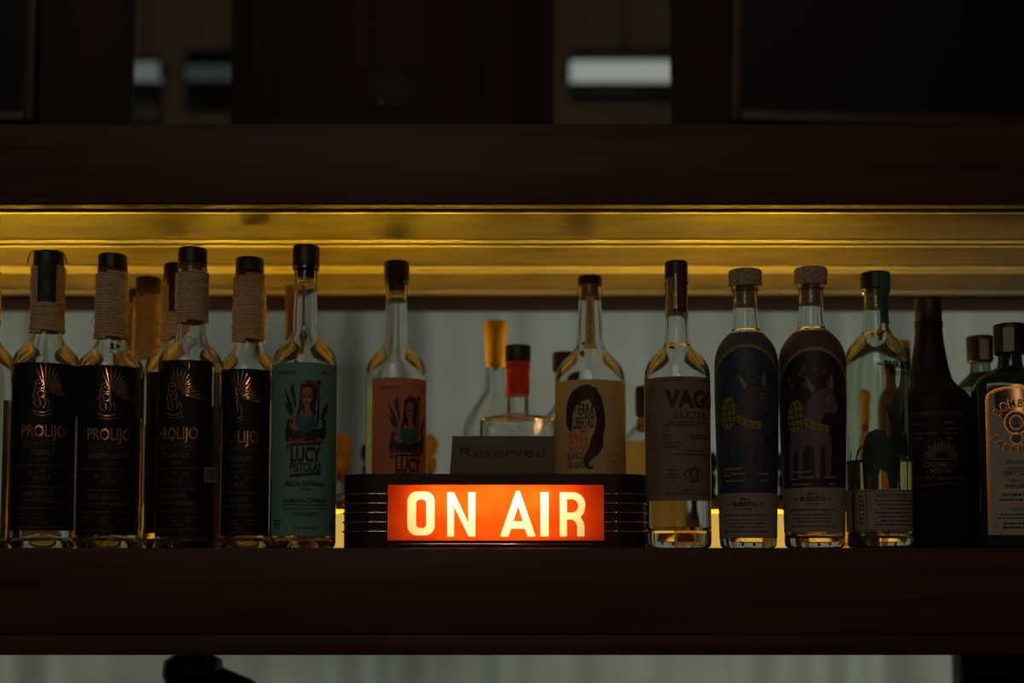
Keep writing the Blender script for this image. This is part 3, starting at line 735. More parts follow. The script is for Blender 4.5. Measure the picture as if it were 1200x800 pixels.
# ------------------------------------------------------------------ the two pistol-lady bottles
def lady_art(p, dark='ink', ink='ink_maroon'):
    """u,v measured from the centre of the drawing; 1 unit = 1 photo px on the teal bottle"""
    T = lambda pts: [((x - 168) / 3.48, (y - 368) / 3.48) for x, y in pts]
    D, G, S, Rd, Te = ('drawing_outline', dark), ('leaves', 'ink_green'), ('skin', 'skin'), ('flowers', 'ink_red'), ('dress', 'ink_teal')
    P = lambda k, pts: p.poly(k, T(pts))
    # leaves
    P(G, [(78, 132), (92, 160), (108, 190), (122, 235), (112, 238), (96, 205), (84, 170)]); P(G, [(76, 185), (92, 200), (108, 225), (116, 250), (104, 250), (88, 220)])
    P(G, [(118, 112), (108, 135), (110, 165), (122, 215), (130, 210), (124, 165), (120, 135)]); P(G, [(100, 118), (112, 140), (116, 170), (106, 160)])
    P(G, [(262, 185), (250, 200), (232, 232), (226, 262), (236, 262), (248, 230)]); P(G, [(270, 205), (252, 222), (236, 250), (240, 262), (256, 236)])
    P(G, [(236, 262), (252, 258), (258, 300), (246, 340), (232, 330)]); P(G, [(92, 262), (106, 256), (104, 330), (86, 350), (80, 320)])
    # dark mass behind
    P(D, [(100, 290), (130, 305), (170, 312), (210, 300), (240, 290), (244, 345), (222, 352), (168, 348), (110, 350), (88, 352), (90, 320)])
    # hair
    P(('hair', ink), [(143, 150), (146, 128), (158, 112), (178, 104), (198, 112), (208, 126), (213, 150), (208, 180), (204, 210), (207, 238), (196, 250), (188, 222), (180, 240), (156, 240), (150, 222), (140, 245), (130, 238), (140, 205), (142, 175)])
    p.at_keep = None
    P(S, [(150, 152), (156, 138), (172, 132), (188, 140), (192, 164), (186, 192), (172, 208), (158, 200), (151, 180)])
    P(S, [(164, 204), (180, 204), (184, 236), (196, 248), (150, 248), (162, 234)])
    P(Te, [(128, 244), (150, 240), (170, 256), (192, 240), (206, 246), (206, 300), (176, 308), (134, 304)])
    P(S, [(106, 256), (122, 246), (130, 262), (126, 290), (150, 286), (178, 270), (192, 258), (200, 268), (186, 286), (150, 304), (118, 312), (106, 298)])
    # staff
    P(('staff', ink), [(213, 120), (219, 120), (220, 150), (218, 270), (212, 290), (208, 290), (212, 200)]); p.ell(('staff', ink), *T([(216, 114)])[0], 3.0, 2.8, 10)
    P(('staff', ink), [(232, 222), (256, 196), (262, 190), (262, 200), (240, 228)])
    # face
    for (x, y) in ((160, 170), (181, 170)): p.ell(('face_features', dark), *T([(x, y)])[0], 2.0, 1.4, 10)
    p.ell(('face_features', dark), *T([(169, 194)])[0], 1.7, 1.0, 10); p.line(('face_features', dark), T([(152, 160), (158, 156), (165, 160)]), .7); p.line(('face_features', dark), T([(176, 160), (183, 156), (190, 160)]), .7)
    p.line(('face_features', dark), T([(108, 300), (128, 312), (160, 302), (190, 284)]), .8); p.line(('face_features', dark), T([(124, 250), (130, 268), (127, 290)]), .6); p.ell(('face_features', dark), *T([(113, 272)])[0], 1.3, 1.8, 8)
    for (x, y, r) in ((96, 366, 3.4), (104, 342, 2.8), (130, 350, 3.0), (152, 344, 2.4), (186, 348, 2.6), (216, 342, 3.4), (236, 344, 2.4), (160, 118, 2.2), (184, 112, 2.4), (200, 122, 2.0)): p.ell(Rd, *T([(x, y)])[0], r, r * .85, 9)
    for i in range(10): x = 98 + i * 15; p.line(('leaf_lines', 'ink_green'), T([(x, 335), (x + 8, 300 + (i % 3) * 8)]), [1.6, .4])
    for (x0, y0, x1, y1) in ((82, 140, 114, 232), (112, 120, 124, 208), (262, 190, 232, 258)): p.line(('face_features', dark), T([(x0, y0), (x1, y1)]), .5)
    # words
    K = ('lettering', ink)
    P(K, [(105, 358), (228, 352), (228, 361), (105, 366)]); P(K, [(105, 480), (228, 470), (228, 479), (105, 490)])
    c = T([(168, 370)])[0]; p.text(K, 'LUCY', c[0], c[1], 16.6, 34, .035)
    c = T([(168, 433)])[0]; p.text(K, 'PISTOLAS', c[0], c[1], 10.4, 35, .02)
LO = [('leaves', 'ink_green'), ('drawing_outline', 'ink'), ('leaf_lines', 'ink_green'), ('hair', 'ink_maroon'), ('skin', 'skin'), ('dress', 'ink_teal'), ('staff', 'ink_maroon'), ('flowers', 'ink_red'), ('face_features', 'ink'), ('lettering', 'ink_maroon'), ('fine_print', 'ink_maroon')]
def lady_bottle(cx, Y, top, k, hw, label, paper_, lab, a_art, row_art, s, low, fill, half, a_lab):
    g = top + 25 * k; nh = 14.2 * k
    prof = [(g - 6 * k, nh * .96), (g, nh * 1.08), (g + 3 * k, nh * 1.08), (g + 5 * k, nh * .93), (g + 30 * k, nh * .93), (top + 95 * k, nh * 1.0)] + bez((top + 95 * k, nh * 1.0), (top + 144 * k, hw), .42, .66, 12) + [(top + 144 * k, hw), (560, hw), (634, hw)]
    b = Bottle('mezcal_bottle', cx, Y, prof, label, 'bottles with the drawn lady label'); b.glass('glass', punt=.010); b.liquid(fill, 'gold_spirit')
    b.cap(top, top + 24 * k, 15.6 * k, 'cap_black', g + 12 * k, stop_mat='cap_black')
    L = b.label(lab[0], lab[1], a_lab, half, paper_)
    p = Print(b.mapper(a_art)); p.at(0, row_art, s); lady_art(p)
    p.at(0, row_art, s); K = ('fine_print', 'ink_maroon')
    p.text(K, '45% Alc./Vol.', -24, -86.5, 3.8, 24, .006, .25)
    if low:
        p.text(K, '750 ml.', 24, -86.5, 3.8, 15, .006, .25)
        p.text(K, 'MEZCAL ARTESANAL', 0, 40, 5.2, 48, .008); p.text(K, 'JOVEN', 1, 47.5, 3, 11, .006); p.text(K, 'SALMIANA-CUPREATA', 0, 59, 5.6, 52, .008)
        p.rect(K, -26, 26, 66.5, 67.3); p.text(K, 'DENOMINACION DE ORIGEN PROTEGIDA', 0, 70, 2.6, 50); p.text(K, 'GUANAJUATO', 0, 75, 4.6, 29, .008)
        p.text(K, 'HECHO EN MEXICO', 0, 92, 2.8, 27); p.micro(K, -40, -28, 84, 1.8); p.micro(K, -40, -30, 88, 1.8); p.text(K, '750 ml', -35, 91, 3, 9); p.micro(K, 33, 39, 86, 2); p.micro(K, 33, 39, 90, 2)
    p.build('print', L, LO, .0004, .00007)
    return b
lady_bottle(356, .064, 289, 1.0, 38, 'tall bottle with a teal label and a drawn lady among leaves', 'teal_paper', (430, 628), .05, 525.7, 1.0, True, 470, 1.30, 0)
lady_bottle(463.5, .158, 307, .94, 35.5, 'bottle with a pink label and a drawn lady, standing behind the lit sign', 'pink_paper', (447, 632), .44, 538, .94, True, 455, 1.12, .25)

# ------------------------------------------------------------------ tan label bottle with the long haired head
prof = [(327, 12.6), (333, 14.2), (343, 14.2), (350, 13.2), (356, 13.2), (385, 15.0), (402, 16)] + bez((402, 16), (450, 41.5), .30, .62, 12) + [(450, 41.5), (560, 41.5), (634, 41.5)]
b = Bottle('tequila_bottle', 692, .160, prof, 'clear bottle with a tan label showing a head with long dark hair', cat='bottle'); b.glass('glass', punt=.008); b.liquid(520, 'gold_spirit')
b.cap(324, 334, 14.3, 'cap_black', 350, stop_mat='cork')
L = b.label(450, 634, 0, 1.38, 'tan_paper'); T = lambda pts: [((x - 318) / 6.15, 430 + y / 6.15) for x, y in pts]
p = Print(b.mapper(0.0)); H = ('hair_drawing', 'ink_maroon')
p.poly(H, T([(135, 440), (133, 330), (150, 260), (190, 200), (250, 165), (310, 160), (360, 185), (400, 250), (420, 340), (427, 440), (408, 520), (410, 590), (370, 650), (330, 682), (308, 712), (318, 736), (343, 720), (336, 748), (308, 757), (275, 735), (270, 690), (280, 645), (308, 600), (318, 550), (345, 490), (360, 420), (352, 340), (310, 265), (260, 278), (212, 308), (192, 370), (186, 440), (182, 490), (165, 478), (160, 466), (150, 470), (152, 455)]))
W = ('face_lettering', 'ink')
def sheared(key, s, x, y, h, wd, sk, bold):
    q0 = T([(x, y)])[0]; n0 = len(p.layers.setdefault(key, ([], []))[0]); p.text(key, s, q0[0], q0[1], h / 6.15, wd / 6.15, bold)
    L_ = p.layers[key][0]
    for i in range(n0, len(L_)): L_[i] = (L_[i][0], L_[i][1] + sk * (L_[i][0] - q0[0]))
sheared(W, 'TIERRA', 272, 292, 82, 150, .12, .03); sheared(W, 'LIBERTAD', 270, 382, 80, 150, -.05, .03)
p.ell(('lips', 'ink_orange'), *T([(270, 487)])[0], 4.6, 2.6, 12); p.line(W, T([(200, 480), (222, 520), (262, 545), (300, 535)]), .7)
sheared(('red_lettering', 'ink_orange'), 'TEQUILA', 228, 505, 112, 148, .06, .02)
q = T([(208, 632)])[0]; p.text(('green_lettering', 'ink_green'), 'BLANCO', q[0], q[1], 8, 20, .02); q = T([(208, 694)])[0]; p.text(('green_lettering', 'ink_green'), '100% AGAVE', q[0], q[1], 8, 20, .02)
Sk = ('skull_stamp', 'cream_paper'); q = T([(495, 700)])[0]; p.ring(Sk, q[0], q[1], 11, 12, .6); p.ring(Sk, q[0], q[1], 8.5, 9, .5); p.ell(Sk, q[0] - 2, q[1], 1.5, 2, 8); p.ell(Sk, q[0] + 2.6, q[1], 1.5, 2, 8); p.line(Sk, [(q[0] - 3, q[1] + 5), (q[0] + 4, q[1] + 5)], 1.2)
for i in range(24): v = 454 + i * 5; p.rect(('edge_stitches', 'ink_maroon'), 46.5, 48.5, v, v + 1.4)
p.build('print', L, None, .0004, .00007)
st = b.label(350, 412, b.ang(691.5, 385), .38, 'tan_paper', 'neck_strip', .0005, 6, 8)
p = Print(b.mapper(b.ang(691.5, 385)))
vs_, fs_ = text_tris('TEQUILA ARTESANAL', .01); wx_ = max(v[0] for v in vs_)
p._add('ink_green', [(-2.2 + v[1] * 6.2, 409 - v[0] / wx_ * 56) for v in vs_], fs_); p.build('strip_lettering', st, lift0=.0008)

# ------------------------------------------------------------------ kraft label bottle
prof = [(311, 12.6), (321, 13.0), (326, 14.2), (332, 14.2), (336, 13), (380, 13.6), (402, 15.2)] + bez((402, 15.2), (444, 38.6), .22, .66, 12) + [(444, 38.6), (560, 38.6), (634, 38.6)]
b = Bottle('mezcal_bottle', 794.5, .062, prof, 'clear bottle with a brown kraft label and large dark capital letters'); b.glass('glass', punt=.004, tb=.018); b.liquid(622, 'water')
b.cap(307, 325, 13.4, 'cap_brown', 342, stop_mat='cork')
L = b.label(446, 588, -.0, 1.30, 'cream_paper'); p = Print(b.mapper(0)); K = ('lettering', 'ink_maroon')
p.at(.545 * 38.6, 0); p.text(K, 'VAGO', 0, 461, 20, 71, .045); p.at(0, 0)
Z = lambda x, y: (math.asin(max(-.98, min(.98, (745 + x / 3.64 - 794.5) / 38.6))) * 38.6, 430 + y / 3.64)
D = ('fine_print', 'label_brown')
for (x0, x1, y) in ((120, 215, 70), (262, 318, 72), (122, 158, 300), (122, 150, 315), (122, 200, 332), (122, 185, 348), (225, 318, 300), (230, 316, 312), (205, 285, 365), (165, 312, 380), (140, 178, 445), (148, 172, 460), (138, 180, 475), (200, 262, 528)):
    a_, b_ = Z(x0, y), Z(x1, y); p.micro(D, a_[0], b_[0], a_[1], 1.7)
q = Z(262, 205); p.text(K, 'ELOTE', 17, 486.5, 7.5, 42, .005); q = Z(232, 240); p.text(D, 'de Hijos de Aquilino', q[0] + 2, q[1], 3.6, 54, .006); q = Z(245, 258); p.micro(D, -14, 26, q[1], 2.0)
q = Z(230, 540); p.text(D, 'DENOMINACION DE ORIGEN', q[0], q[1], 3.4, 56, .006)
for i in range(3):
    u = Z(62 + i * 12, 300)[0]
    for j in range(28): p.rect(D, u, u + 1.4, 486 + j * 3.4 - (i % 2), 488.0 + j * 3.4 - (i % 2)) if (i * 7 + j) % 9 and not (i == 0 and j > 8) else None
q = Z(72, 122); p.ring(K, q[0], q[1], 6.5, 8, .7); p.ring(K, q[0], q[1], 4.6, 5.8, .5); p.line(K, [(q[0] - 2, q[1] + 2), (q[0], q[1] - 4), (q[0] + 2, q[1] + 3)], 1.2)
q = Z(246, 468); N = 20
for s_ in (-1, 1): p.line(K, [(q[0] - 12.5 + 25 * i / N, q[1] + s_ * 8.2 * math.sin(math.pi * i / N)) for i in range(N + 1)], 1.2)
p.ring(K, q[0], q[1], 5.5, 6.6, 1.2); p.line(K, [(q[0] - 6, q[1] - 5), (q[0], q[1] + 5), (q[0] + 6, q[1] - 5)], 1.3); p.line(K, [(q[0] - 5, q[1] + 4), (q[0] - 2, q[1] - 3)], 1); p.line(K, [(q[0] + 5, q[1] + 4), (q[0] + 2, q[1] - 3)], 1)
p.build('print', L, None, .0004, .00007)
a_ = b.ang(798.5, 340); t = b.label(308, 368, a_, .42, 'ink_maroon', 'seal_strip', .0016, 6, 6)
p = Print(b.mapper(a_)); vs_, fs_ = text_tris('MEZCAL', .02); wx_ = max(v[0] for v in vs_); p._add('ink_red', [(-1.8 + v[1] * 5, 362 - v[0] / wx_ * 34) for v in vs_], fs_); p.build('strip_lettering', t, lift0=.002)
b.label(327, 371, b.ang(786, 340), .30, 'cream_paper', 'seal_strip', .0006, 6, 6)

# ------------------------------------------------------------------ painted donkey bottles
def donkey_art(p, dk, yel, ink='ink', s=1.0):
    T = lambda pts: [((x - 137) / 2.96, y / 2.96) for x, y in pts]
    P = lambda k, pts: p.poly(k, T(pts)); D, Yl, I = ('donkey', dk), ('yellow_paint', yel), ('dark_lines', ink)
    P(D, [(104, 170), (120, 186), (148, 228), (136, 250), (116, 222)]); P(D, [(182, 226), (190, 190), (198, 166), (206, 200), (204, 232)])
    P(D, [(118, 262), (136, 238), (160, 224), (195, 226), (214, 256), (224, 292), (220, 312), (204, 320), (190, 304), (172, 308), (160, 330), (150, 372), (112, 352), (108, 300)])
    P(D, [(52, 372), (80, 352), (112, 340), (150, 362), (190, 380), (196, 430), (190, 530), (172, 530), (170, 430), (158, 420), (152, 530), (136, 530), (134, 424), (110, 414), (100, 440), (96, 530), (78, 530), (80, 430), (66, 440), (60, 530), (44, 530), (46, 430)])
    P(('ear_lining', yel), [(110, 180), (120, 194), (138, 226), (132, 238), (118, 214)]); P(('ear_lining_two', yel), [(188, 222), (194, 188), (198, 178), (202, 206), (200, 228)])
    P(('saddle_bag', yel), [(40, 330), (44, 290), (62, 264), (84, 262), (102, 280), (106, 320), (96, 356), (74, 372), (52, 366)])
    P(('collar', yel), [(104, 322), (140, 342), (186, 350), (184, 374), (138, 368), (102, 346)])
    for i in range(4):
        p.line(I, T([(44 + i * 18, 270 + (i == 0) * 25), (62 + i * 14, 362)]), 1.0); p.line(I, T([(42, 290 + i * 20), (104, 276 + i * 24)]), 1.0)
    p.line(I, T([(116, 338), (124, 352)]), 1.4); p.line(I, T([(140, 348), (148, 364)]), 1.4); p.line(I, T([(164, 352), (172, 368)]), 1.4)
    p.line(I, T([(118, 262), (136, 238), (160, 224), (195, 226), (214, 256), (224, 292), (220, 312), (204, 320), (190, 304)]), .9); p.line(I, T([(104, 170), (148, 228)]), .8); p.line(I, T([(204, 318), (218, 306)]), 1.6)
    p.ell(('eye', 'grey_paper'), *T([(190, 262)])[0], 2.7, 3.2, 12); p.ell(('pupil', 'ink'), *T([(191, 262)])[0], 1.6, 2.0, 10)
def painted_bottle(cx, Y, top, hw, label, base, inner, dk, drow, lab, phi, body=True, capm='cork'):
    g = top + 20; nh = 14.2; low = hw * (.90 if body else .985)
    s0 = top + 68
    prof = [(g, nh * 1.1), (g + 1, nh * 1.16), (g + 4, nh * 1.16), (g + 6, nh * .98), (g + 30, nh), (s0, nh * 1.12)] + bez((s0, nh * 1.12), (top + 112, hw), .16, .70, 12) + [(top + 112, hw), (top + 150, hw), (top + 200, hw * (.975 if body else 1)), (570, hw * (.93 if body else .99)), (634, low)]
    b = Bottle('mezcal_bottle', cx, Y, prof, label, 'bottles with a drawn donkey'); b.glass('glass' if body else 'glass_green', punt=.006, tb=.012); b.liquid(s0 + 24 if body else 540, 'gold_spirit')
    b.cap(top, g, 19 if body else 17, capm, g + 22, stop_mat='cork')
    return b, s0
def brand_label(b, L, a0, r0, nm='BURRITO'):
    p = Print(b.mapper(a0)); K = ('lettering', 'ink'); S_ = ('fine_print', 'ink_soft')
    p.text(K, 'Mezcal', 0, r0 + 5, 3.2, 12, .01, .2); p.text(K, nm, 0, r0 + 10, 5, 28, .035); p.rect(K, -22, -17, r0 + 12, r0 + 13); p.rect(K, 17, 22, r0 + 12, r0 + 13); p.micro(S_, -8, 8, r0 + 17.5, 1.6)
    p.micro(S_, -27, 27, r0 + 24, 2.4); p.micro(S_, -20, 20, r0 + 30, 1.5); p.micro(S_, -24, 24, r0 + 34, 1.5); p.micro(S_, -18, 22, r0 + 38, 1.5); p.micro(S_, -27, 27, r0 + 43, 1.8)
    p.build('print', L, None, .0007)
for (cx, top, hw, lb_, base, inner, dk, dr, lab, ph_) in (
        (876, 317, 36.8, 'cork topped bottle painted night blue with a grey donkey', 'paint_violet', 'paint_blue', 'donkey_blue', 380, (579, 630), 0.0),
        (953.5, 315, 38.5, 'cork topped bottle painted dark plum with a violet donkey', 'paint_plum', 'paint_dark_plum', 'donkey_violet', 384, (573, 624), .05)):
    b, s0 = painted_bottle(cx, .066, top, hw, lb_, base, inner, dk, dr, lab, ph_)
    P0 = b.label(s0 + 7, lab[0] + 2, 0, 1.50, base, 'painted_coat', .0002, 40, 30)
    p = Print(b.mapper(ph_)); p.at(0, dr)
    ar = [(-52 + 104 * i / 24, 30 + 22 * (abs(-52 + 104 * i / 24) / 40) ** 2.0) for i in range(25)]
    p.poly(('night_field', inner), [(x, y + 2) for x, y in ar] + [(52, lab[0] - dr - 1), (-52, lab[0] - dr - 1)])
    p.line(('arch_band', 'paint_yellow'), ar, 3.6)
    donkey_art(p, dk, 'paint_yellow')
    rnd = random.Random(int(cx))
    for i in range(26 if dk == 'donkey_blue' else 9):
        u = rnd.uniform(-30, 30); v = rnd.uniform(44 + 14 * (u / 30) ** 2, 74); p.ell(('stars', 'paint_yellow' if dk == 'donkey_blue' else base), u, v, .8 if dk == 'donkey_blue' else 3.0, .8 if dk == 'donkey_blue' else 3.4, 7)
    for (x0, x1, y) in ((-26, -6, 170), (-18, -2, 176), (-27, -4, 184), (10, 26, 176), (14, 24, 184), (-30, -20, 178)): p.rect(('grass_dashes', 'paint_yellow'), x0, x1, y, y + 2.2)
    p.build('painting', P0, [('night_field', inner), ('arch_band', 'paint_yellow'), ('stars', 'paint_yellow'), ('stars', base), ('donkey', dk), ('ear_lining', 'paint_yellow'), ('ear_lining_two', 'paint_yellow'), ('saddle_bag', 'paint_yellow'), ('collar', 'paint_yellow'), ('grass_dashes', 'paint_yellow'), ('dark_lines', 'ink'), ('eye', 'grey_paper'), ('pupil', 'ink')], .0004, .00007)
    L = b.label(lab[0], lab[1], ph_, 1.42, 'grey_paper', 'label', .0004); brand_label(b, L, ph_ - .1, lab[0])
    p = Print(b.mapper(ph_)); p.text(('embossed_volume', 'glass'), '750 ML', 0, 632, 5.2, 32, .01); p.build('embossing', b.root)
b, s0 = painted_bottle(1030, .066, 320, 38, 'clear bottle with a dark green donkey and a dark cap with teal strip', None, None, None, 0, None, 0, False, 'cap_black')
p = Print(b.mapper(.10)); p.at(0, 0); dg = ('donkey', 'donkey_green'); T = lambda pts: [((985 + x / 2.96 - 1030) * 1.0 - 4, 380 + y / 2.96) for x, y in pts]
p.poly(dg, T([(78, 470), (84, 420), (100, 385), (130, 372), (158, 385), (172, 420), (185, 440), (186, 470), (182, 576), (166, 576), (160, 520), (140, 510), (132, 530), (128, 576), (112, 576), (108, 520), (98, 520), (94, 576), (82, 576), (80, 520)]))
p.poly(dg, T([(154, 282), (166, 290), (190, 330), (204, 378), (190, 392), (172, 350)])); p.poly(dg, T([(208, 372), (216, 330), (228, 300), (232, 340), (226, 378)]))
p.poly(dg, T([(180, 400), (196, 372), (222, 366), (240, 392), (252, 440), (248, 462), (232, 468), (216, 452), (204, 470), (200, 520), (196, 576), (182, 576), (178, 470)]))
p.line(dg, T([(80, 430), (66, 440), (56, 465), (58, 495), (70, 505)]), 2.4)
for i in range(5):
    for j in range(6): p.ell(('donkey_texture', 'ink_green'), *T([(94 + j * 15, 400 + i * 20 + (j % 2) * 8)])[0], 1.5, 1.1, 6)
p.ell(('eye', 'grey_paper'), *T([(222, 388)])[0], 2.2, 2.6, 10); p.ell(('pupil', 'ink'), *T([(222, 388)])[0], 1.3, 1.6, 8)
p.build('painting', b.root, [dg, ('donkey_texture', 'ink_green'), ('eye', 'grey_paper'), ('pupil', 'ink')], .0004, .0001)
p = Print(b.mapper(.72)); K = ('brand_lettering', 'ink'); p.text(K, 'Mezcal', 0, 417, 5.5, 17, .01, .2); p.text(K, 'BURRITO', 2, 428, 8, 42, .04); p.line(K, [(-27, 433), (-25, 431), (-22, 433), (-20, 431.5)], 1.5); p.text(K, 'FIESTERO', 2, 440, 4.4, 30, .02); p.build('brand_lettering', b.root)
L = b.label(575, 623, .25, 1.05, 'grey_paper', 'label', .0003); p = Print(b.mapper(.25)); K = ('fine_print', 'ink'); 
for (x0, x1, y0, y1) in ((-38, 38, 576, 577.2), (-38, 38, 621, 622.2), (-38, -37, 576, 622), (37, 38, 576, 622), (-24, -23.2, 576, 622)): p.rect(K, x0, x1, y0, y1)
p.text(K, 'BURRITO FIESTERO', 8, 580, 4, 40, .012)
for i in range(7): p.micro(K, -14 + (i % 3) * 3, 34, 587 + i * 4.6, 1.8); p.micro(K, -34, -26, 582 + i * 5, 2)
p.build('print', L)
b.label(575, 623, -1.22, .28, 'grey_paper', 'side_label', .0003, 8, 8)
a_ = b.ang(1034.5, 355); t = b.label(321, 382, a_, .36, 'tag_teal', 'seal_strip', .0022, 6, 8)
p = Print(b.mapper(a_)); vs_, fs_ = text_tris('BURRITO', .02); wx_ = max(v[0] for v in vs_); p._add('ink_green', [(-2 + v[1] * 5.5, 376 - v[0] / wx_ * 36) for v in vs_], fs_); p.build('strip_lettering', t, lift0=.0026)

# ------------------------------------------------------------------ dark brown bottle with sunburst
prof = [(352, 13), (353, 14.6), (376, 14.6), (377, 16), (384, 16), (386, 15.2), (400, 16.4), (430, 21), (445, 25)] + bez((445, 25), (478, 47), .35, .55, 8, .25) + [(478, 47), (560, 47.5), (634, 47.5)]
b = Bottle('mezcal_bottle', 1092, .138, prof, 'matte dark brown bottle printed with a small grey sunburst'); 
zr = b.zr; r0 = zr[0][1]
loft('body', [(.004, 0, 0, 2), (0, r0 * .8, r0 * .8, 2), (.002, r0 * .95, r0 * .95, 2), (.008, r0, r0, 2)] + [(z, r, r, 2) for z, r in zr if z > .01] + [(zr[-1][0] + .0005, 0, 0, 2)], 'glass_brown', b.root, 56)
b.turn('cap', [(349.5, 12), (350, 14.6), (351, 15.2), (375, 15.2), (376, 14.8)], 'cap_brown')
p = Print(b.mapper(b.ang(1103, 540))); K = ('printed_text', 'casa_print')
for i in range(15):
    t = math.radians(8 + i * 164 / 14); l = 17 + (i % 2) * 2.5; c, s = math.cos(t), -math.sin(t)
    p.poly(K, [(c * 8 - s * .3, 540 + s * 7 + c * .3), (c * l - s * 1.0, 540 + s * l + c * 1.0), (c * (l + 1), 540 + s * (l + 1)), (c * l + s * 1.0, 540 + s * l - c * 1.0), (c * 8 + s * .3, 540 + s * 7 - c * .3)])
p.rect(K, -19, 19, 540.5, 541.6); p.text(K, 'CASAMIGOS', 0, 544.5, 5.4, 39, .006); p.text(K, 'MEZCAL', 0, 552, 4.4, 25, .004)
p.text(K, 'DENOMINACION DE ORIGEN', -4, 487, 3.2, 66, .002); p.rect(K, -38, 30, 491.8, 492.2)
for (x0, x1, y) in ((-38, -20, 500), (4, 18, 499), (-36, -30, 506), (4, 28, 506), (-38, -4, 511), (4, 20, 511), (-34, -20, 516), (5, 15, 517), (-36, -28, 522)): p.micro(K, x0, x1, y, 1.5)
for (x0, x1, y, am) in ((-32, -8, 562, 3.2), (-6, 8, 563, 1.6), (10, 32, 562, 3.0)):
    p.line(K, [(x0 + (x1 - x0) * i / 30, y + am * math.sin(i * 1.15) * math.cos(i * .31)) for i in range(31)], .6)
p.line(K, [(-30, 572), (0, 569), (34, 568)], .5); p.build('print', b.root, None, .0003)

# ------------------------------------------------------------------ blue gin bottles, square section
def gin(cx, Y, k, top, label, hw, sh, printed):
    nh = 13 * k
    prof = [(top + 16 * k, nh), (top + 40 * k, nh), (top + 50 * k, nh * 1.1)] + bez((top + 50 * k, nh * 1.1), (sh, hw), .25, .45, 8, .35) + [(sh, hw), (634, hw)]
    b = Bottle('gin_bottle', cx, Y, prof, label, 'square blue gin bottles'); zr = b.zr; r0 = zr[0][1]; psi = b.psi + .12
    def nn(r): f = max(0, min(1, (r - b.m(nh * 1.2)) / (r0 - b.m(nh * 1.2)))); return 2 + 5.0 * f
    rg = [(.004, 0, 0, 7), (0, r0 * .85, r0 * .85, 7), (.002, r0 * .96, r0 * .96, 7), (.008, r0, r0, 7)] + [(z, r, r, nn(r)) for z, r in zr if z > .01] + [(zr[-1][0] + .0005, 0, 0, 2)]
    loft('body', rg, 'glass_blue' if printed else 'glass_teal', b.root, 64, rot=psi)
    b.turn('cap', [(top, 15 * k), (top + .6, 17 * k), (top + 3 * k, 17.6 * k), (top + 34 * k, 17.0 * k), (top + 36 * k, 15 * k)], 'cap_black')
    s = b.label(top + 6 * k, top + 34 * k, -.05 if printed else .35, .34, 'white_paper', 'cap_seal', b.m(17.8 * k) - b.r(b.z(top + 20 * k)), 6, 4)
    if printed:
        ax = Vector((math.cos(psi), math.sin(psi), 0)); ay = Vector((math.sin(psi), -math.cos(psi), 0))
        def f(u, v, lift): z = b.z(v); return ax * b.m(u, v) + ay * (r0 + lift) + Vector((0, 0, z))
        Z = lambda x, y: ((x - 222) / 2.857, 370 + y / 2.857)
        arch = lambda g, n=16: [(-(33 - g) + 0, 627 - g)] + [(-(33 - g) * math.cos(math.pi * i / n) , 474 - (17 - g) * math.sin(math.pi * i / n) ** .7) for i in range(n + 1)] + [(33 - g, 627 - g)]
        p = Print(f, 0); p.poly(('label', 'white_paper'), arch(0)); r = p.build('label', b.root, None, .0002); Lb = r[('label', 'white_paper')]
        p = Print(f, 0); C = ('copper_border', 'copper_line')
        a1 = arch(1.2); p.line(C, a1 + [a1[0]], 1.5); a2 = arch(3.2); p.line(C, a2 + [a2[0]], .6)
        K, Cp = ('lettering', 'ink'), ('copper_lettering', 'copper_line')
        p.arctext(Cp, 'BOMBAY', 0, 500, 23.5, -56, 56, 9.4, 6.6, .035); p.arctext(K, 'BOMBAY', .3, 500.2, 23.4, -56, 56, 8.6, 6.0, .015)
        p.arctext(Cp, 'SAPPHIRE', 0, 503, 26.5, -62, 62, 8.4, 5.4, .035, True); p.arctext(K, 'SAPPHIRE', .3, 503.2, 26.5, -62, 62, 7.6, 4.9, .015, True)
        p.ell(('medallion', 'ink_teal'), 0, 499, 12.5, 13, 24); p.ring(C, 0, 499, 12.5, 13, 1.4); p.ell(('medallion_face', 'grey_paper'), 0, 499, 7.2, 8, 20); p.ring(C, 0, 499, 7.2, 8, .8)
        p.ell(('medallion', 'ink_teal'), 0, 517, 6, 6.5, 16); p.ring(C, 0, 517, 6, 6.5, 1.0)
        for i in range(12): t = i * math.pi / 6; p.ell(('medallion_face', 'grey_paper'), 10 * math.cos(t), 499 + 10.4 * math.sin(t), .8, .8, 6)
        p.ell(('portrait', 'ink_teal'), 0, 497, 2.6, 3.2, 10); p.poly(('portrait', 'ink_teal'), [(-4, 505), (-3, 501), (3, 501), (4, 505)])
        p.text(K, 'Distilled', 0, 541, 4.6, 25, 0, .3); p.text(K, 'LONDON', 0, 549.5, 3.4, 22, .01); p.text(K, 'DRY GIN', 0, 554.5, 4.4, 30, .02); p.text(K, 'Vapour', 0, 562.5, 4.0, 19, 0, .3); p.text(K, 'INFUSED', 0, 569, 4.2, 27, .02)
        p.rect(C, -24, 24, 576, 576.8); p.micro(K, -17, 17, 580, 2.6); p.micro(K, -20, 20, 586, 2); p.rect(C, -24, 24, 590.5, 591.3); p.text(K, 'London', 0, 595, 4, 18, .0, .2); p.micro(K, -19, 19, 603, 1.6); p.micro(K, -22, 22, 607, 1.6); p.text(K, '1L', -24, 613, 5, 4, .01); p.micro(K, -17, 22, 613, 2); p.micro(K, -17, 22, 617.5, 2)
        p.build('print', Lb, [('medallion', 'ink_teal'), ('medallion_face', 'grey_paper'), ('portrait', 'ink_teal'), C, Cp, K], .0004, .00006)
    return b
gin(1187, .066, 1.0, 380, 'square dark blue gin bottle with an arched copper bordered label', 42, 456, True)
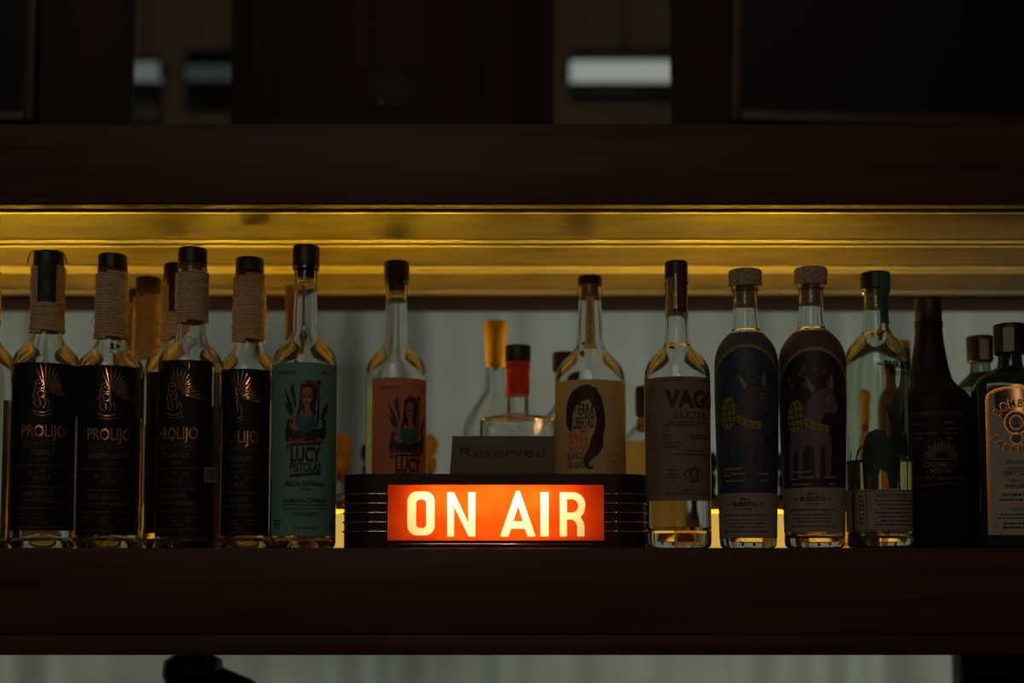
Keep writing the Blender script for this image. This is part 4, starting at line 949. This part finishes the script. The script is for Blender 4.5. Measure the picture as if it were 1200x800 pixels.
gin(1152, .205, .86, 394, 'dark green tinted square bottle tucked behind the blue gin bottle', 34, 470, False)

# ------------------------------------------------------------------ bottles in the rear rows
# square decanter with red capsule
Yd = .215
prof = [(428, 12.2), (440, 12.6), (484, 12.6), (486, 15), (488, 26), (490, 40), (493, 43.5), (500, 44), (560, 44), (633, 44)]
b = Bottle('square_decanter', 607, Yd, prof, 'square shouldered clear bottle with red capsule and black cap behind the reserved sign'); zr = b.zr; psi = b.psi
def sq(rr_): return 2 + 8 * max(0, min(1, (rr_ - b.m(15)) / b.m(26)))
dk = .62
def ring(z, r): q = max(0, min(1, (r - b.m(13)) / b.m(20))); return (z, r, r * (1 - (1 - dk) * q), sq(r))
o = [(.006, 0, 0, 8), ring(.001, zr[0][1] * .7), ring(0, zr[0][1] * .93), ring(.003, zr[0][1])] + [ring(z, r) for z, r in zr if z > .01]
t_ = .0028; o += [ring(zr[-1][0] + .0004, zr[-1][1] - t_)]
o += [ring(z - (.003 if r > b.m(14) and z > b.z(495) else 0), r - t_) for z, r in reversed(zr) if .02 < z < zr[-1][0] - .001] + [ring(.012, zr[0][1] - t_), (.011, 0, 0, 8)]
loft('glass_body', o, 'glass', b.root, 64, rot=psi)
zlv = b.z(520); loft('spirit', [(.0106, 0, 0, 8), ring(.0118, zr[0][1] - t_ + .0003), ring(zlv, zr[0][1] - t_ + .0003), (zlv, 0, 0, 8)], 'gold_spirit', b.root, 64, rot=psi)
b.turn('cap', [(405, 13), (405.6, 14.6), (407, 15), (424, 15), (424.6, 14.6)], 'cap_black')
b.turn('capsule', [(424.6, 14.8), (432, 14.8), (434, 13.9), (436, 14.8), (437, 14.0), (460, 13.8), (462.5, 13.4)], 'red_capsule')
# round bottle with yellow capsule
prof = [(380, 11), (455, 11)] + bez((455, 11), (512, 38), .15, .5, 10, .15) + [(512, 38), (634, 38)]
b = Bottle('round_decanter', 580.5, .388, prof, 'clear round shouldered bottle with a bright yellow capsule and gold diamond seal'); b.glass('glass')
b.turn('capsule', [(376.5, 12), (377.5, 13.8), (380, 14), (396, 13.6), (400, 12.2), (430, 11.4), (431, 11.2)], 'yellow_cap')
p = Print(b.mapper(0)); p.poly('cork_dark', [(-6, 428), (0, 420), (6, 428), (0, 437)]); p.poly('yellow_cap', [(-2.6, 428), (0, 424), (2.6, 428), (0, 432)]); p.build('diamond_seal', b.root, ['cork_dark', 'yellow_cap'], .0008)
# bottle with black cap behind the tan labelled one
prof = [(420, 10), (470, 10)] + bez((470, 10), (505, 30), .3, .6, 8) + [(505, 30), (634, 30)]
b = Bottle('plain_bottle', 661, .36, prof, 'plain clear bottle with a black cap behind the tan labelled bottle'); b.glass('glass'); b.liquid(540, 'gold_spirit'); b.cap(413, 436, 13.2, 'cap_black', 446)
# amber bottle with dark cap
prof = [(470, 16), (495, 16.5)] + bez((495, 16.5), (545, 46), .1, .55, 10, .3) + [(545, 46), (634, 46)]
b = Bottle('whiskey_bottle', 764, .31, prof, 'amber whiskey bottle with a thick dark cap beside the kraft labelled bottle'); b.glass('glass'); b.liquid(520, 'amber_spirit'); b.cap(453, 490, 19, 'cap_black', 494)
b.turn('neck_band', [(490.3, 17.4), (491, 17.9), (503, 17.9), (504, 17.6)], 'tan_paper')
# copper capsule bottle behind the teal labelled one
prof = [(338, 9), (344, 10.4), (352, 9.0), (430, 10.5)] + bez((430, 10.5), (490, 30), .3, .6, 8) + [(490, 30), (634, 30)]
b = Bottle('plain_bottle', 342.5, .36, prof, 'bottle with a long copper coloured neck capsule behind the teal labelled bottle'); b.glass('glass_amber')
b.turn('capsule', [(335, 7), (336, 9), (338, 10), (346, 11), (352, 9.8), (395, 10.3), (396, 10)], 'copper_capsule')
# squat bottles with ball stoppers
def squat(cx, Y, top, stop_m, glass_m, label, hw=24, bw=15, z0=0.0, last=634):
    c0 = top + 44
    prof = [(c0 + 2, 9), (c0 + 14, 9)] + bez((c0 + 14, 9), (c0 + 34, hw), .2, .5, 8, .3) + [(c0 + 34, hw), (last, hw)]
    if z0: prof = [(c0 + 2, 9), (c0 + 6, 9)] + bez((c0 + 6, 9), (c0 + 14, hw), .2, .5, 6, .3) + [(c0 + 14, hw), (last, hw)]
    b = Bottle('squat_bottle', cx, Y, prof, label, 'squat bottles with ball stoppers', z0=z0); b.glass(glass_m, t=.002, tb=.004, punt=.002)
    b.turn('ball_stopper', [(top, 0.01)] + [(top + 14 - 14 * math.cos(math.pi * i / 12), bw * math.sin(math.pi * i / 12) ** .8 if i < 11 else bw * .62) for i in range(1, 12)], stop_m, angle=60)
    b.turn('stopper_collar', [(top + 27.8, bw * .6), (top + 28.5, bw * .85), (top + 42, bw * .8), (c0 + 1, bw * .62), (c0 + 12, 6.4), (c0 + 13, 5.8)], stop_m)
ZL = zrow(585, .458)                        # top of the ledge over the light bar
squat(399, .495, 508, 'orange_ball', 'glass', 'miniature bottle with an amber ball stopper between the teal and pink labels', 19, 15, ZL, 577)
squat(500, .495, 508, 'orange_ball', 'glass', 'miniature bottle with an amber ball stopper beside the pink labelled bottle', 19, 14, ZL, 577)
squat(436, .495, 517, 'cap_black', 'glass_amber', 'miniature amber bottle with a black ball stopper behind the lit sign', 17, 14, ZL, 577)
squat(921, .495, 528, 'cap_black', 'glass_amber', 'miniature brown bottle with a black ball stopper between the painted donkey bottles', 16, 12, ZL, 580)
squat(830, .495, 528, 'cap_brown', 'glass_amber', 'miniature brown bottle with a wooden ball stopper next to the kraft labelled bottle', 18, 12, ZL, 580)
# bottles showing through and beside the clear donkey bottle
prof = [(425, 11), (440, 11)] + bez((440, 11), (480, 26), .3, .6, 8) + [(480, 26), (634, 26)]
b = Bottle('plain_bottle', 1057, .34, prof, 'dark bottle with a yellow topped cap behind the clear donkey bottle'); b.glass('glass_amber'); b.turn('cap', [(409, 11), (410, 12.6), (426, 12.6), (427, 12)], 'cap_black'); b.turn('cap_disc', [(399.5, 11), (400.5, 12.4), (408, 12.4), (408.8, 11.6)], 'yellow_cap')
squat(1004, .41, 450, 'orange_ball', 'glass_honey', 'honey coloured squat bottle with an amber ball stopper behind the clear donkey bottle', 17, 13)
print('objects', len(bpy.data.objects))
